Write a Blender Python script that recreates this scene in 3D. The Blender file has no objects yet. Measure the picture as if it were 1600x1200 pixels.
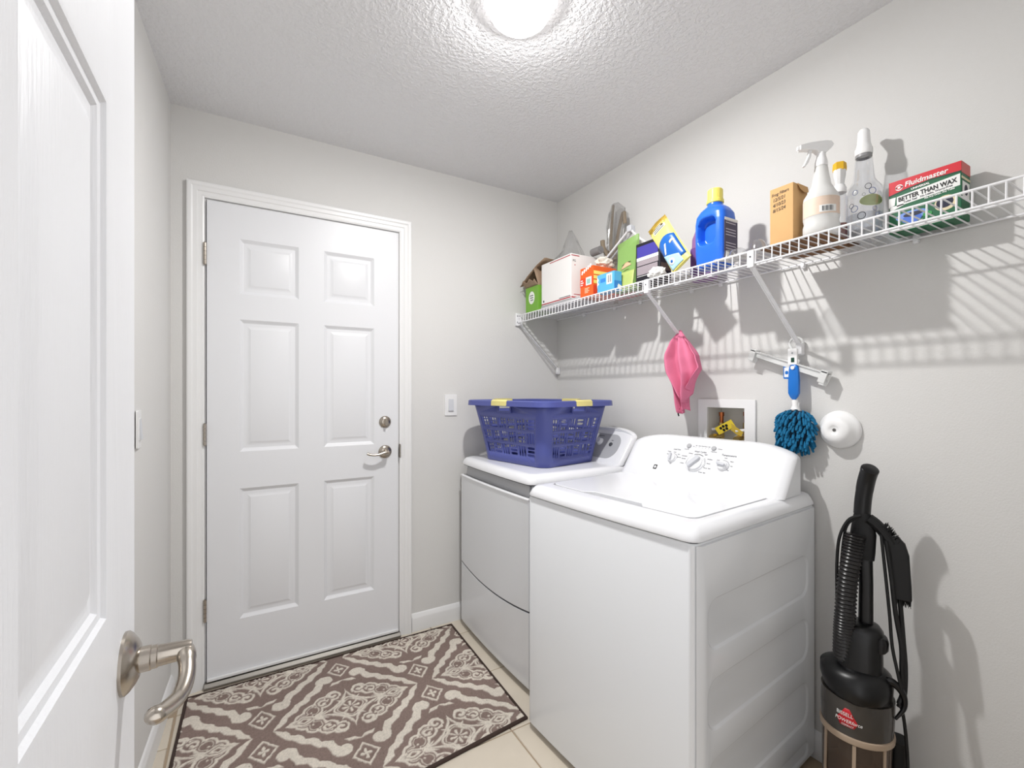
import bpy, bmesh, math, random
import numpy as np
from mathutils import Vector, Matrix, noise
from mathutils.geometry import tessellate_polygon
random.seed(7)
S = bpy.context.scene
COL = S.collection
PI = math.pi

# ------------------------------------------------------------------ camera, world, light, exposure
H_CAM = 1.25
YAW = math.radians(30.4)
cd = bpy.data.cameras.new('camera')
cd.sensor_width = 36.0
cd.lens = 36.0*714/1600
cd.shift_y = 12/1600
cd.clip_start = 0.02
cam = bpy.data.objects.new('camera', cd)
COL.objects.link(cam)
cam.location = (0, 0, H_CAM)
cam.rotation_euler = (PI/2, 0, -YAW)
S.camera = cam

W = bpy.data.worlds.new('hallway_fill')  # even ambient fill, added to come in through the doorway
S.world = W
W.use_nodes = True
W.node_tree.nodes['Background'].inputs[0].default_value = (0.99, 0.99, 1.0, 1)
W.node_tree.nodes['Background'].inputs[1].default_value = 1.4

LX, LY, LZ = 0.72, 1.18, 2.385
ld = bpy.data.lights.new('ceiling_bulb', 'AREA')      # the lamp's LED disc, shining down
ld.shape = 'DISK'
ld.size = 0.055
ld.energy = 17
ld.color = (1.0, 0.99, 0.975)
bulb_light = bpy.data.objects.new('ceiling_bulb', ld)
bulb_light.location = (LX, LY, LZ)
COL.objects.link(bulb_light)
lg = bpy.data.lights.new('dome_glow', 'POINT')         # light scattered sideways and up by the dome
lg.energy = 8.8
lg.color = (1.0, 0.99, 0.975)
lg.shadow_soft_size = 0.010
glow = bpy.data.objects.new('dome_glow', lg)
glow.location = (LX, LY, 2.405)
COL.objects.link(glow)

S.view_settings.view_transform = 'Standard'
S.view_settings.look = 'None'
S.view_settings.gamma = 1
S.view_settings.use_curve_mapping = False
S.view_settings.exposure = 0.28

# ------------------------------------------------------------------ materials
def lin(c):
    return tuple((v/12.92 if v <= 0.04045 else ((v+0.055)/1.055)**2.4) for v in [x/255 for x in c])
MATS = {}
def mat(name, rgb, rough=0.5, metal=0.0, var=0.0, bump=0.0, bscale=200.0, stretch=None, trans=0.0, ior=1.45, alpha=1.0, emit=0, coat=0.0, vscale=8.0, ramp=None, sss=0.0, bdist=0.002):
    if name in MATS: return MATS[name]
    m = bpy.data.materials.new(name); m.use_nodes = True
    nt = m.node_tree; b = nt.nodes['Principled BSDF']
    c = lin(rgb)
    b.inputs['Base Color'].default_value = (*c, 1)
    b.inputs['Roughness'].default_value = rough
    b.inputs['Metallic'].default_value = metal
    b.inputs['IOR'].default_value = ior
    b.inputs['Transmission Weight'].default_value = trans
    b.inputs['Alpha'].default_value = alpha
    b.inputs['Coat Weight'].default_value = coat
    if sss:
        b.inputs['Subsurface Weight'].default_value = sss
        b.inputs['Subsurface Radius'].default_value = (.01, .01, .01)
    if emit:
        b.inputs['Emission Color'].default_value = (*c, 1)
        b.inputs['Emission Strength'].default_value = emit
    if var or bump:
        tc = nt.nodes.new('ShaderNodeTexCoord')
        src = tc.outputs['Object']
        if stretch:
            mp = nt.nodes.new('ShaderNodeMapping'); mp.inputs['Scale'].default_value = stretch
            nt.links.new(src, mp.inputs[0]); src = mp.outputs[0]
    if var:
        n = nt.nodes.new('ShaderNodeTexNoise'); n.inputs['Scale'].default_value = vscale; n.inputs['Detail'].default_value = 5
        nt.links.new(src, n.inputs['Vector'])
        mx = nt.nodes.new('ShaderNodeMix'); mx.data_type = 'RGBA'
        mx.inputs[6].default_value = (*[v*(1-var) for v in c], 1)
        mx.inputs[7].default_value = (*[min(1, v*(1+var)) for v in c], 1)
        nt.links.new(n.outputs['Fac'], mx.inputs[0]); nt.links.new(mx.outputs[2], b.inputs['Base Color'])
    if bump:
        n2 = nt.nodes.new('ShaderNodeTexNoise'); n2.inputs['Scale'].default_value = bscale; n2.inputs['Detail'].default_value = 3
        nt.links.new(src, n2.inputs['Vector'])
        h = n2.outputs['Fac']
        if ramp:
            r = nt.nodes.new('ShaderNodeValToRGB'); r.color_ramp.elements[0].position = ramp[0]; r.color_ramp.elements[1].position = ramp[1]
            nt.links.new(h, r.inputs[0]); h = r.outputs[0]
        bp = nt.nodes.new('ShaderNodeBump'); bp.inputs['Strength'].default_value = bump; bp.inputs['Distance'].default_value = bdist
        nt.links.new(h, bp.inputs['Height']); nt.links.new(bp.outputs[0], b.inputs['Normal'])
    MATS[name] = m
    return m

M_wall = mat('wall_paint', (215, 214, 212), 0.7, bump=0.25, bscale=220, var=0.012, vscale=3)
M_ceil = mat('ceiling_knockdown', (232, 232, 234), 0.75, bump=0.42, bscale=80, ramp=(0.44, 0.60), bdist=0.004)
M_trim = mat('trim_enamel', (232, 232, 232), 0.32)
M_door = mat('door_enamel', (226, 227, 230), 0.38, bump=0.06, bscale=90)
M_door2 = mat('wood_grain_enamel', (226, 227, 230), 0.42, bump=0.5, bscale=55, stretch=(6, 6, 0.35), bdist=0.0012)
M_nickel = mat('satin_nickel', (176, 168, 158), 0.24, 1.0)
M_steel = mat('threshold_aluminium', (146, 142, 136), 0.45, 1.0, var=.1)
M_dark = mat('gap_shade', (35, 32, 30), 0.8)
M_tile = mat('beige_tile', (214, 204, 188), 0.35, var=0.08, vscale=9, bump=.05, bscale=40)
M_grout = mat('grout', (170, 152, 130), 0.9, var=.12)
M_white_app = mat('appliance_white', (236, 237, 240), 0.16, coat=0.3)
M_cab = mat('cabinet_white_steel', (226, 228, 231), 0.22, coat=0.2)
M_grey_pl = mat('grey_plastic', (176, 177, 180), 0.4)
M_lgrey_pl = mat('pale_grey_plastic', (205, 207, 212), 0.35)
M_ink = mat('grey_print', (70, 72, 78), 0.6)
M_black = mat('black_ink', (18, 18, 20), 0.5)
M_wire = mat('white_vinyl_wire', (236, 236, 238), 0.35)
M_blue_b = mat('blue_basket_plastic', (80, 88, 156), 0.35, var=.03)
M_yellow_p = mat('pale_yellow_plastic', (226, 214, 140), 0.45)

# ------------------------------------------------------------------ mesh helpers
class MB:
    def __init__(s): s.bm = bmesh.new()
    def face(s, vs):
        try: return s.bm.faces.new(vs)
        except ValueError: return None
    def box(s, x0, x1, y0, y1, z0, z1, M=None):
        v = [s.bm.verts.new((x, y, z) if M is None else M @ Vector((x, y, z))) for x in (x0, x1) for y in (y0, y1) for z in (z0, z1)]
        for f in ((0,1,3,2), (4,6,7,5), (0,4,5,1), (2,3,7,6), (0,2,6,4), (1,5,7,3)): s.face([v[i] for i in f])
        return s
    def loft(s, loops, closed=True, cap0=True, cap1=True, ring=False):
        L = [[s.bm.verts.new(p) for p in lp] for lp in loops]
        n = len(L[0])
        rng = len(L) if ring else len(L)-1
        for i in range(rng):
            a, b = L[i], L[(i+1) % len(L)]
            for j in range(n if closed else n-1):
                k = (j+1) % n
                s.face([a[j], a[k], b[k], b[j]])
        if not ring and closed:
            if cap0: s.face(L[0][::-1])
            if cap1: s.face(L[-1])
        return s
    def tube(s, path, r, n=8, closed=False, flat=1.0, up=None):
        P = [Vector(p) for p in path]; m = len(P)
        R = r if isinstance(r, (list, tuple)) else [r]*m
        loops = []; nrm = None
        for i in range(m):
            if closed: t = P[(i+1) % m]-P[i-1]
            else: t = P[min(i+1, m-1)]-P[max(i-1, 0)]
            t.normalize()
            if nrm is None:
                nrm = Vector(up) if up else (Vector((0,0,1)) if abs(t.z) < .9 else Vector((1,0,0)))
            nrm = (nrm - t*nrm.dot(t)).normalized()
            bi = t.cross(nrm)
            loops.append([P[i]+nrm*math.cos(2*PI*j/n)*R[i]*flat+bi*math.sin(2*PI*j/n)*R[i] for j in range(n)])
        return s.loft(loops, ring=closed)
    def cyl(s, p0, p1, r0, r1=None, n=16):
        return s.tube([p0, p1], [r0, r0 if r1 is None else r1], n)
    def lathe(s, prof, M=None, n=24, sx=1, sy=1):
        loops = []
        for r, z in prof:
            lp = [Vector((r*math.cos(2*PI*j/n)*sx, r*math.sin(2*PI*j/n)*sy, z)) for j in range(n)]
            loops.append([M @ p for p in lp] if M else lp)
        return s.loft(loops)
    def sheet(s, outer, holes, f, w=0.0):
        allp = [[Vector((u, v, 0)) for u, v in lp] for lp in [outer]+holes]
        flatp = [p for lp in allp for p in lp]
        vs = [s.bm.verts.new(f(p.x, p.y, w)) for p in flatp]
        for t in tessellate_polygon(allp): s.face([vs[i] for i in t])
        out = []; k = 0
        for lp in allp: out.append(vs[k:k+len(lp)]); k += len(lp)
        return out
    def prism(s, outer, f, w0, w1, holes=()):
        holes = list(holes)
        A = s.sheet(outer, holes, f, w0); B = s.sheet(outer, holes, f, w1)
        for a, b in zip(A, B):
            n = len(a)
            for j in range(n): s.face([a[j], a[(j+1) % n], b[(j+1) % n], b[j]])
        return s
    def rings(s, loops):
        return s.loft(loops, cap0=False, cap1=False)
    def build(s, name, m, parent=None, bevel=0, segs=2, smooth=35, solid=0, label=None, kind=None, merge=True, sub=0, M=None):
        bm = s.bm
        if merge: bmesh.ops.remove_doubles(bm, verts=bm.verts, dist=1e-6)
        if M: bmesh.ops.transform(bm, matrix=M, verts=bm.verts)
        bmesh.ops.recalc_face_normals(bm, faces=bm.faces)
        me = bpy.data.meshes.new(name); bm.to_mesh(me); bm.free()
        if m: me.materials.append(m)
        if smooth:
            me.polygons.foreach_set('use_smooth', [True]*len(me.polygons))
            me.set_sharp_from_angle(angle=math.radians(smooth))
        o = bpy.data.objects.new(name, me); COL.objects.link(o)
        if parent: o.parent = parent
        if solid:
            q = o.modifiers.new('solid', 'SOLIDIFY'); q.thickness = solid; q.offset = 0
        if bevel:
            q = o.modifiers.new('bevel', 'BEVEL'); q.width = bevel; q.segments = segs; q.limit_method = 'ANGLE'; q.angle_limit = math.radians(40)
            q.harden_normals = False
        if sub:
            q = o.modifiers.new('sub', 'SUBSURF'); q.levels = sub; q.render_levels = sub
        if label: o['label'] = label
        if kind: o['kind'] = kind
        return o

def thing(name, label, cat, loc=(0,0,0), rz=0, group=None):
    o = bpy.data.objects.new(name, None); o.empty_display_size = .05; COL.objects.link(o)
    o.location = loc; o.rotation_euler = (0, 0, rz); o['label'] = label; o['category'] = cat
    if group: o['group'] = group
    return o
def tag(o, label, cat, group=None):
    o['label'] = label; o['category'] = cat
    if group: o['group'] = group
    return o
def struct(name):
    o = bpy.data.objects.new(name, None); COL.objects.link(o); o['kind'] = 'structure'; return o
def copy(o, parent=None, loc=None):
    c = o.copy(); COL.objects.link(c)
    if parent: c.parent = parent
    if loc is not None: c.location = loc
    return c
def rrect(x0, y0, x1, y1, r=0.0, n=5):
    if r <= 1e-6: return [(x0,y0), (x1,y0), (x1,y1), (x0,y1)]
    out = []
    for cx, cy, a in ((x1-r,y0+r,-PI/2), (x1-r,y1-r,0), (x0+r,y1-r,PI/2), (x0+r,y0+r,PI)):
        for k in range(n+1):
            t = a+PI/2*k/n; out.append((cx+r*math.cos(t), cy+r*math.sin(t)))
    return out
def circ(cx, cy, rx, ry=None, n=24, a0=0, a1=2*PI):
    ry = rx if ry is None else ry
    full = abs(a1-a0-2*PI) < 1e-6
    return [(cx+rx*math.cos(a0+(a1-a0)*k/(n if full else n-1)), cy+ry*math.sin(a0+(a1-a0)*k/(n if full else n-1))) for k in range(n)]
def frame(o, u, v):
    o, u, v = Vector(o), Vector(u).normalized(), Vector(v).normalized()
    w = u.cross(v).normalized(); v = w.cross(u)
    return Matrix(((u.x, v.x, w.x, o.x), (u.y, v.y, w.y, o.y), (u.z, v.z, w.z, o.z), (0,0,0,1)))
def onf(F): return lambda u, v, w: F @ Vector((u, v, w))
def decal(F, poly, m, parent, name='print', layer=1, holes=(), th=0.0003):
    b = MB(); b.prism(poly, onf(F), 0.0002, 0.0002+th*layer, holes=holes)
    return b.build(name, m, parent, smooth=0)
def lettering(F, s, size, m, parent, x=0, y=0, layer=2, shear=0.0, align='LEFT', name='lettering', sx=1.0, bold=0.0, rot=0):
    cu = bpy.data.curves.new('t', 'FONT'); cu.body = s; cu.size = size; cu.extrude = 0.0002; cu.shear = shear
    cu.align_x = align; cu.offset = bold; cu.resolution_u = 3
    o = bpy.data.objects.new('t', cu); COL.objects.link(o)
    dg = bpy.context.evaluated_depsgraph_get(); dg.update()
    me = bpy.data.meshes.new_from_object(o.evaluated_get(dg))
    bpy.data.objects.remove(o); bpy.data.curves.remove(cu)
    me.transform(F @ Matrix.Translation((x, y, 0.0003*layer+0.0003)) @ Matrix.Rotation(rot, 4, 'Z') @ Matrix.Diagonal((sx, 1, 1, 1)))
    me.materials.clear(); me.materials.append(m)
    q = bpy.data.objects.new(name, me); COL.objects.link(q); q.parent = parent
    return q
def bez(pts, n=8):
    """Catmull-Rom through points"""
    P = [Vector(p) for p in pts]; P = [P[0]*2-P[1]]+P+[P[-1]*2-P[-2]]
    out = []
    for i in range(1, len(P)-2):
        for k in range(n):
            t = k/n
            out.append(0.5*((2*P[i])+(P[i+1]-P[i-1])*t+(2*P[i-1]-5*P[i]+4*P[i+1]-P[i+2])*t*t+(3*P[i]-P[i-1]-3*P[i+1]+P[i+2])*t**3))
    out.append(P[-2].copy()); return out

# ------------------------------------------------------------------ room shell
XR, YB, ZC = 1.69, 2.32, 2.43
YF = -0.10
def xl(y): return -0.258-0.045*(YB-y)          # the left wall runs slightly out of square
def slab(name, outer, f, w0, w1, m, holes=()):
    b = MB(); b.prism(outer, f, w0, w1, holes=holes)
    o = b.build(name, m, smooth=0); o['kind'] = 'structure'; return o
# right wall with the opening of the laundry outlet box
OB = dict(y0=1.075, y1=1.245, z0=1.01, z1=1.187)
slab('wall_right', [(YF-.1,-.02), (YB+.1,-.02), (YB+.1,ZC+.03), (YF-.1,ZC+.03)], lambda u,v,w: Vector((XR+w,u,v)), 0, .1, M_wall,
     holes=[[(OB['y0'],OB['z0']), (OB['y1'],OB['z0']), (OB['y1'],OB['z1']), (OB['y0'],OB['z1'])]])
DX0, DX1, DZ0, DZ1 = -0.135, 0.679, 0.029, 2.059
slab('wall_back', [(-.5,-.02), (XR,-.02), (XR,ZC+.03), (-.5,ZC+.03)], lambda u,v,w: Vector((u,YB+w,v)), 0, .1, M_wall,
     holes=[[(DX0-.012,0.0), (DX1+.012,0.0), (DX1+.012,DZ1+.012), (DX0-.012,DZ1+.012)]])
b = MB(); b.box(DX0-.1, DX1+.1, YB+.06, YB+.1, -.02, DZ1+.1); o = b.build('gap_shade_board', M_dark, smooth=0); o['kind'] = 'structure'  # dark board added behind the leaf; its colour stands for shade in the gap
slab('wall_left', [(YF-.1,-.02), (YB+.1,-.02), (YB+.1,ZC+.03), (YF-.1,ZC+.03)], lambda u,v,w: Vector((xl(u)-w,u,v)), 0, .1, M_wall)
slab('wall_front', [(-.55,-.02), (XR,-.02), (XR,ZC+.03), (-.55,ZC+.03)], lambda u,v,w: Vector((u,YF-w,v)), 0, .1, M_wall,
     holes=[[(-.155,0.0), (.72,0.0), (.72,2.06), (-.155,2.06)]])
b = MB(); b.box(-.6, XR+.1, YF-.2, YB+.1, ZC, ZC+.1); o = b.build('ceiling', M_ceil, smooth=0); o['kind'] = 'structure'

# floor: grout bed with tiles as children
b = MB(); b.box(-.6, XR+.1, YF-1.6, YB+.1, -.05, -0.003); floor = b.build('floor', M_grout, smooth=0); floor['kind'] = 'structure'
tb = MB(); tb.box(-.1775, .1775, -.1775, .1775, -.008, 0.0)
tile0 = tb.build('tile', M_tile, floor, bevel=.002, segs=1)
tile0.location = (-.227+.18, 2.175-.18, 0); first = True
for i in range(5):
    for j in range(5):
        x = -.227+.18+.36*i; y = 2.175-.18-.36*j
        if x > XR+.1: continue
        if first: first = False; continue
        copy(tile0, floor, (x, y, random.uniform(-.0004, 0.0004)))
sb = MB(); sb.box(-.10, .0, -.0875, .0875, -.008, 0); cut0 = sb.build('tile', M_tile, floor, bevel=.002, segs=1)
cut0.location = (-.2325, 2.085, 0)
for j in range(1, 8): copy(cut0, floor, (-.2325, 2.085-.18*j, 0))
rb = MB(); rb.box(-.1775, .1775, -.0675, .0675, -.008, 0); r0 = rb.build('tile', M_tile, floor, bevel=.002, segs=1)
r0.location = (-.227+.18, 2.2455, 0)
for i in range(1, 6): copy(r0, floor, (-.227+.18+.36*i, 2.2455, 0))

# baseboards (moulded profile: face offset, height)
BP = [(0,0), (.013,0), (.013,.066), (.011,.074), (.006,.082), (.004,.090), (0,.092)]
def baseboard(name, f, s0, s1):
    b = MB(); b.loft([[f(s, d, z) for d, z in BP] for s in (s0, s1)])
    o = b.build(name, M_trim, smooth=50); o['kind'] = 'structure'
baseboard('baseboard_left', lambda s,d,z: Vector((xl(s)+d, s, z)), YB, YF)
baseboard('baseboard_back', lambda s,d,z: Vector((s, YB-d, z)), DX1+.073, XR)
baseboard('baseboard_right', lambda s,d,z: Vector((XR-d, s, z)), YB-.013, YF)

# casing of the back door, mitred, stepped profile (distance from opening, projection)
CP = [(0,0), (0,.010), (.006,.012), (.010,.011), (.022,.013), (.026,.016), (.040,.017), (.046,.020), (.056,.021), (.061,.019), (.063,.0)]
def casing(name, x0, x1, zt, y, sgn, zb=0.0):
    b = MB()
    L = [[Vector((x0-a, y-sgn*d, zb)) for a, d in CP], [Vector((x0-a, y-sgn*d, zt+a)) for a, d in CP],
         [Vector((x1+a, y-sgn*d, zt+a)) for a, d in CP], [Vector((x1+a, y-sgn*d, zb)) for a, d in CP]]
    b.loft(L)
    o = b.build(name, M_trim, smooth=20); o['kind'] = 'structure'; return o
casing('trim_2', DX0-.008, DX1+.008, DZ1+.008, YB, 1)
casing('trim_3', -.15, .715, 2.055, YF, -1)
# jambs of the doorways
b = MB()
b.prism([(DX0-.012,0), (DX0-.0035,0), (DX0-.0035,DZ1+.0035), (DX1+.0035,DZ1+.0035), (DX1+.0035,0), (DX1+.012,0), (DX1+.012,DZ1+.012), (DX0-.012,DZ1+.012)], lambda u,v,w: Vector((u,YB+w,v)), .001, .09)
o = b.build('trim_4', M_trim, smooth=0); o['kind'] = 'structure'
b = MB()
b.prism([(-.155,0), (-.145,0), (-.145,2.05), (.71,2.05), (.71,0), (.72,0), (.72,2.06), (-.155,2.06)], lambda u,v,w: Vector((u,YF-w,v)), .0, .1)
o = b.build('trim_5', M_trim, smooth=0); o['kind'] = 'structure'

# ------------------------------------------------------------------ six-panel doors
def six_panel(parent, f, width, height, stile, mullion, rails, m, thick, prof, field):
    """f(u,v,w): u along width, v up, w outward from face (negative = into the door)"""
    pw = (width-2*stile-mullion)/2
    cols = [(stile, stile+pw), (stile+pw+mullion, width-stile)]
    rects = [(c[0], r[0], c[1], r[1]) for r in rails for c in cols]
    b = MB()
    rr = lambda R, i: [(R[0]+i,R[1]+i), (R[2]-i,R[1]+i), (R[2]-i,R[3]-i), (R[0]+i,R[3]-i)]
    b.sheet([(0,0), (width,0), (width,height), (0,height)], [rr(R,0) for R in rects], f, 0)
    for R in rects:
        b.rings([[f(u,v,w) for u, v in rr(R,i)] for i, w in prof])
    # edges and back
    o = [(0,0), (width,0), (width,height), (0,height)]
    b.rings([[f(u,v,0) for u,v in o], [f(u,v,-thick) for u,v in o]])
    b.sheet(o, [], f, -thick)
    b.build('door_leaf', m, parent, smooth=25)
    i0, w0 = prof[-1]
    for R in rects:
        p = MB()
        p.rings([[f(u,v,w) for u,v in rr(R,i)] for i, w in [(i0-.0005, w0-.004), (i0-.0005, w0+.0)]+[(i0+.0005, w0)]+field])
        p.sheet(rr(R, field[-1][0]), [], lambda u,v,w: f(u,v,field[-1][1]))
        p.sheet(rr(R, i0-.0005), [], lambda u,v,w: f(u,v,w0-.004))
        p.build('panel', m, parent, smooth=25)

door1 = struct('door_1')
six_panel(door1, lambda u,v,w: Vector((DX0+u, YB-.010-w, DZ0+v)), .814, 2.03, .119, .108, [(.235,.800), (.960,1.535), (1.645,1.885)], M_door, .04,
          [(0,0), (.004,-.0025), (.010,-.008), (.016,-.010), (.018,-.0095)], [(.026,-.0095), (.040,-.003), (.043,-.002)])
for z in (.33, 1.07, 1.83):
    h = MB()
    for k in range(5): h.cyl((DX0-.006, YB-.016, z-.045+.018*k+.0008), (DX0-.006, YB-.016, z-.045+.018*(k+1)-.0008), .0065, n=12)
    h.cyl((DX0-.006, YB-.016, z-.048), (DX0-.006, YB-.016, z+.048), .0045, n=10)
    h.build('hinge', M_nickel, door1)
b = MB(); b.box(DX0, DX1, YB-.022, YB-.010, DZ0, DZ0+.012); b.build('door_sweep', M_trim, door1, bevel=.002)
b = MB()
b.prism([(0,0), (.055,0), (.055,.020), (.045,.024), (.012,.024), (0,.010)], lambda u,v,w: Vector((w, YB-.032+u, v)), DX0-.01, DX1+.01)
b.build('threshold', M_steel, door1, bevel=.002)
# lever and deadbolt on the back door
def rose(mb, F, r, h=.012):
    mb.lathe([(0,0), (r,0), (r,.003), (r*.93,.006), (r*.72,h*.8), (r*.55,h), (r*.4,h*1.05), (0,h*1.05)], F, 28)
lx, lz, yf = DX1-.066, .948, YB-.010
F = frame((lx, yf, lz), (1,0,0), (0,0,1))   # w = -y, out into the room
q = MB(); rose(q, F, .033); lev = q.build('lever_handle', M_nickel, door1)
q = MB(); q.cyl(F@Vector((0,0,.010)), F@Vector((0,0,.045)), .013, .0105)
q.build('spindle', M_nickel, lev)
q = MB(); q.tube(bez([F@Vector(p) for p in ((.004,.002,.048), (-.015,.002,.050), (-.045,-.006,.052), (-.075,-.006,.050), (-.098,.001,.046))], 6), [.0115-.0035*min(1,k/14) for k in range(25)], 12, flat=.8)
q.build('lever', M_nickel, lev)
F = frame((lx, yf, 1.098), (1,0,0), (0,0,1))
q = MB(); rose(q, F, .030); db = q.build('deadbolt', M_nickel, door1)
q = MB(); q.prism(rrect(-.006,-.017,.006,.017,.005), onf(F), .012, .028); q.build('thumb_turn', M_nickel, db, bevel=.002)
q = MB(); q.prism(rrect(-.0015,-.028,.002,.028,.0005), lambda u,v,w: Vector((DX1+.0008+w, YB-.008+u*.1, lz+v)), 0, .0006)
b = MB(); b.prism(rrect(-.012,-.035,.008,.035,.008), lambda u,v,w: Vector((DX1+.0095+u*.35, YB-.0215+w, lz+v)), 0, .012); b.build('strike_plate', M_nickel, door1, bevel=.001)

# the open door at the left edge, standing beside the camera
door2 = struct('door_2')
FX, FY1 = -.115, .712
six_panel(door2, lambda u,v,w: Vector((FX+w, FY1-u, .012+v)), .775, 2.03, .122, .110, [(.235,.835), (1.012,1.525), (1.645,1.895)], M_door2, .035,
          [(0,0), (.004,-.001), (.007,-.005), (.013,-.006), (.017,-.010), (.022,-.011)], [(.026,-.011), (.034,-.0085), (.046,-.004)])
lz2 = .948; ly2 = FY1-.056
F = frame((FX, ly2, lz2), (0,1,0), (0,0,1))     # w = +x
q = MB(); rose(q, F, .033, .014); lev = q.build('lever_handle', M_nickel, door2)
q = MB(); q.lathe([(0,.008), (.0135,.008), (.0135,.024), (.0125,.025), (.0125,.030), (.0115,.031), (.0105,.058), (.0095,.062), (0,.063)], F, 24); q.build('spindle', M_nickel, lev)
q = MB(); q.tube(bez([F@Vector(p) for p in ((.0,.0,.055), (-.012,-.003,.058), (-.035,-.014,.060), (-.060,-.020,.056), (-.083,-.018,.046), (-.098,-.014,.034))], 6), [.0095]*8+[.0085]*12+[.0088]*6+[.0095,.0098,.009,.007,.003], 14, flat=.85)
q.build('lever', M_nickel, lev)

# ------------------------------------------------------------------ ceiling light
cl = thing('ceiling_light', 'small round frosted ceiling light glowing above the middle of the room', 'ceiling light', (LX, LY, ZC))
q = MB(); q.lathe([(0,0), (.0965,0), (.0965,-.012), (0,-.012)], None, 40); q.build('fixture_base', M_trim, cl)
mg = bpy.data.materials.new('frosted_dome'); mg.use_nodes = True
nt = mg.node_tree; nt.nodes.clear()
out = nt.nodes.new('ShaderNodeOutputMaterial'); tr = nt.nodes.new('ShaderNodeBsdfTransparent'); em = nt.nodes.new('ShaderNodeEmission'); ad = nt.nodes.new('ShaderNodeAddShader')
em.inputs[0].default_value = (1, .97, .95, 1); em.inputs[1].default_value = 1.7
tr.inputs[0].default_value = (.93, .93, .93, 1)
nt.links.new(tr.outputs[0], ad.inputs[0]); nt.links.new(em.outputs[0], ad.inputs[1]); nt.links.new(ad.outputs[0], out.inputs[0])
q = MB(); q.lathe([(.0985,-.001), (.098,-.014), (.095,-.026), (.086,-.044), (.068,-.060), (.040,-.070), (0.0005,-.073)], None, 40); q.build('glass_dome', mg, cl)
mb_ = bpy.data.materials.new('glowing_bulb'); mb_.use_nodes = True
nt = mb_.node_tree; nt.nodes.clear()
out = nt.nodes.new('ShaderNodeOutputMaterial'); em = nt.nodes.new('ShaderNodeEmission'); em.inputs[0].default_value = (1,.985,.965,1); em.inputs[1].default_value = 25
nt.links.new(em.outputs[0], out.inputs[0])
q = MB(); q.tube([(-.0,-.0,-.0125), (0,0,-.016)], [.058,.058], 32); q.build('led_disc', mb_, cl)

# ------------------------------------------------------------------ switches
def switch(name, label, F):
    t = thing(name, label, 'light switch', F.translation)
    F0 = F.copy(); F0.translation = (0,0,0)
    q = MB(); q.prism(rrect(-.035,-.0575,.035,.0575,.004), onf(F0), 0, .006); q.build('cover_plate', M_trim, t, bevel=.002)
    q = MB(); q.prism(rrect(-.017,-.034,.017,.034,.002), onf(F0), .006, .0075); q.build('switch_frame', M_trim, t)
    q = MB(); q.prism([(-.032,.0075), (.032,.0075), (.032,.0085), (.0,.0105), (-.032,.013)], lambda u,v,w: F0 @ Vector((w,u,v)), -.015, .015); q.build('rocker', M_lgrey_pl, t, bevel=.0006)
switch('light_switch', 'white rocker switch on the back wall right of the panelled door', frame((.972, YB, 1.178), (1,0,0), (0,0,1)))
ys = 1.79
switch('light_switch', 'white switch plate seen edge-on on the left wall', frame((xl(ys), ys, 1.135), (-.045,1,0), (0,0,1)))

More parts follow.
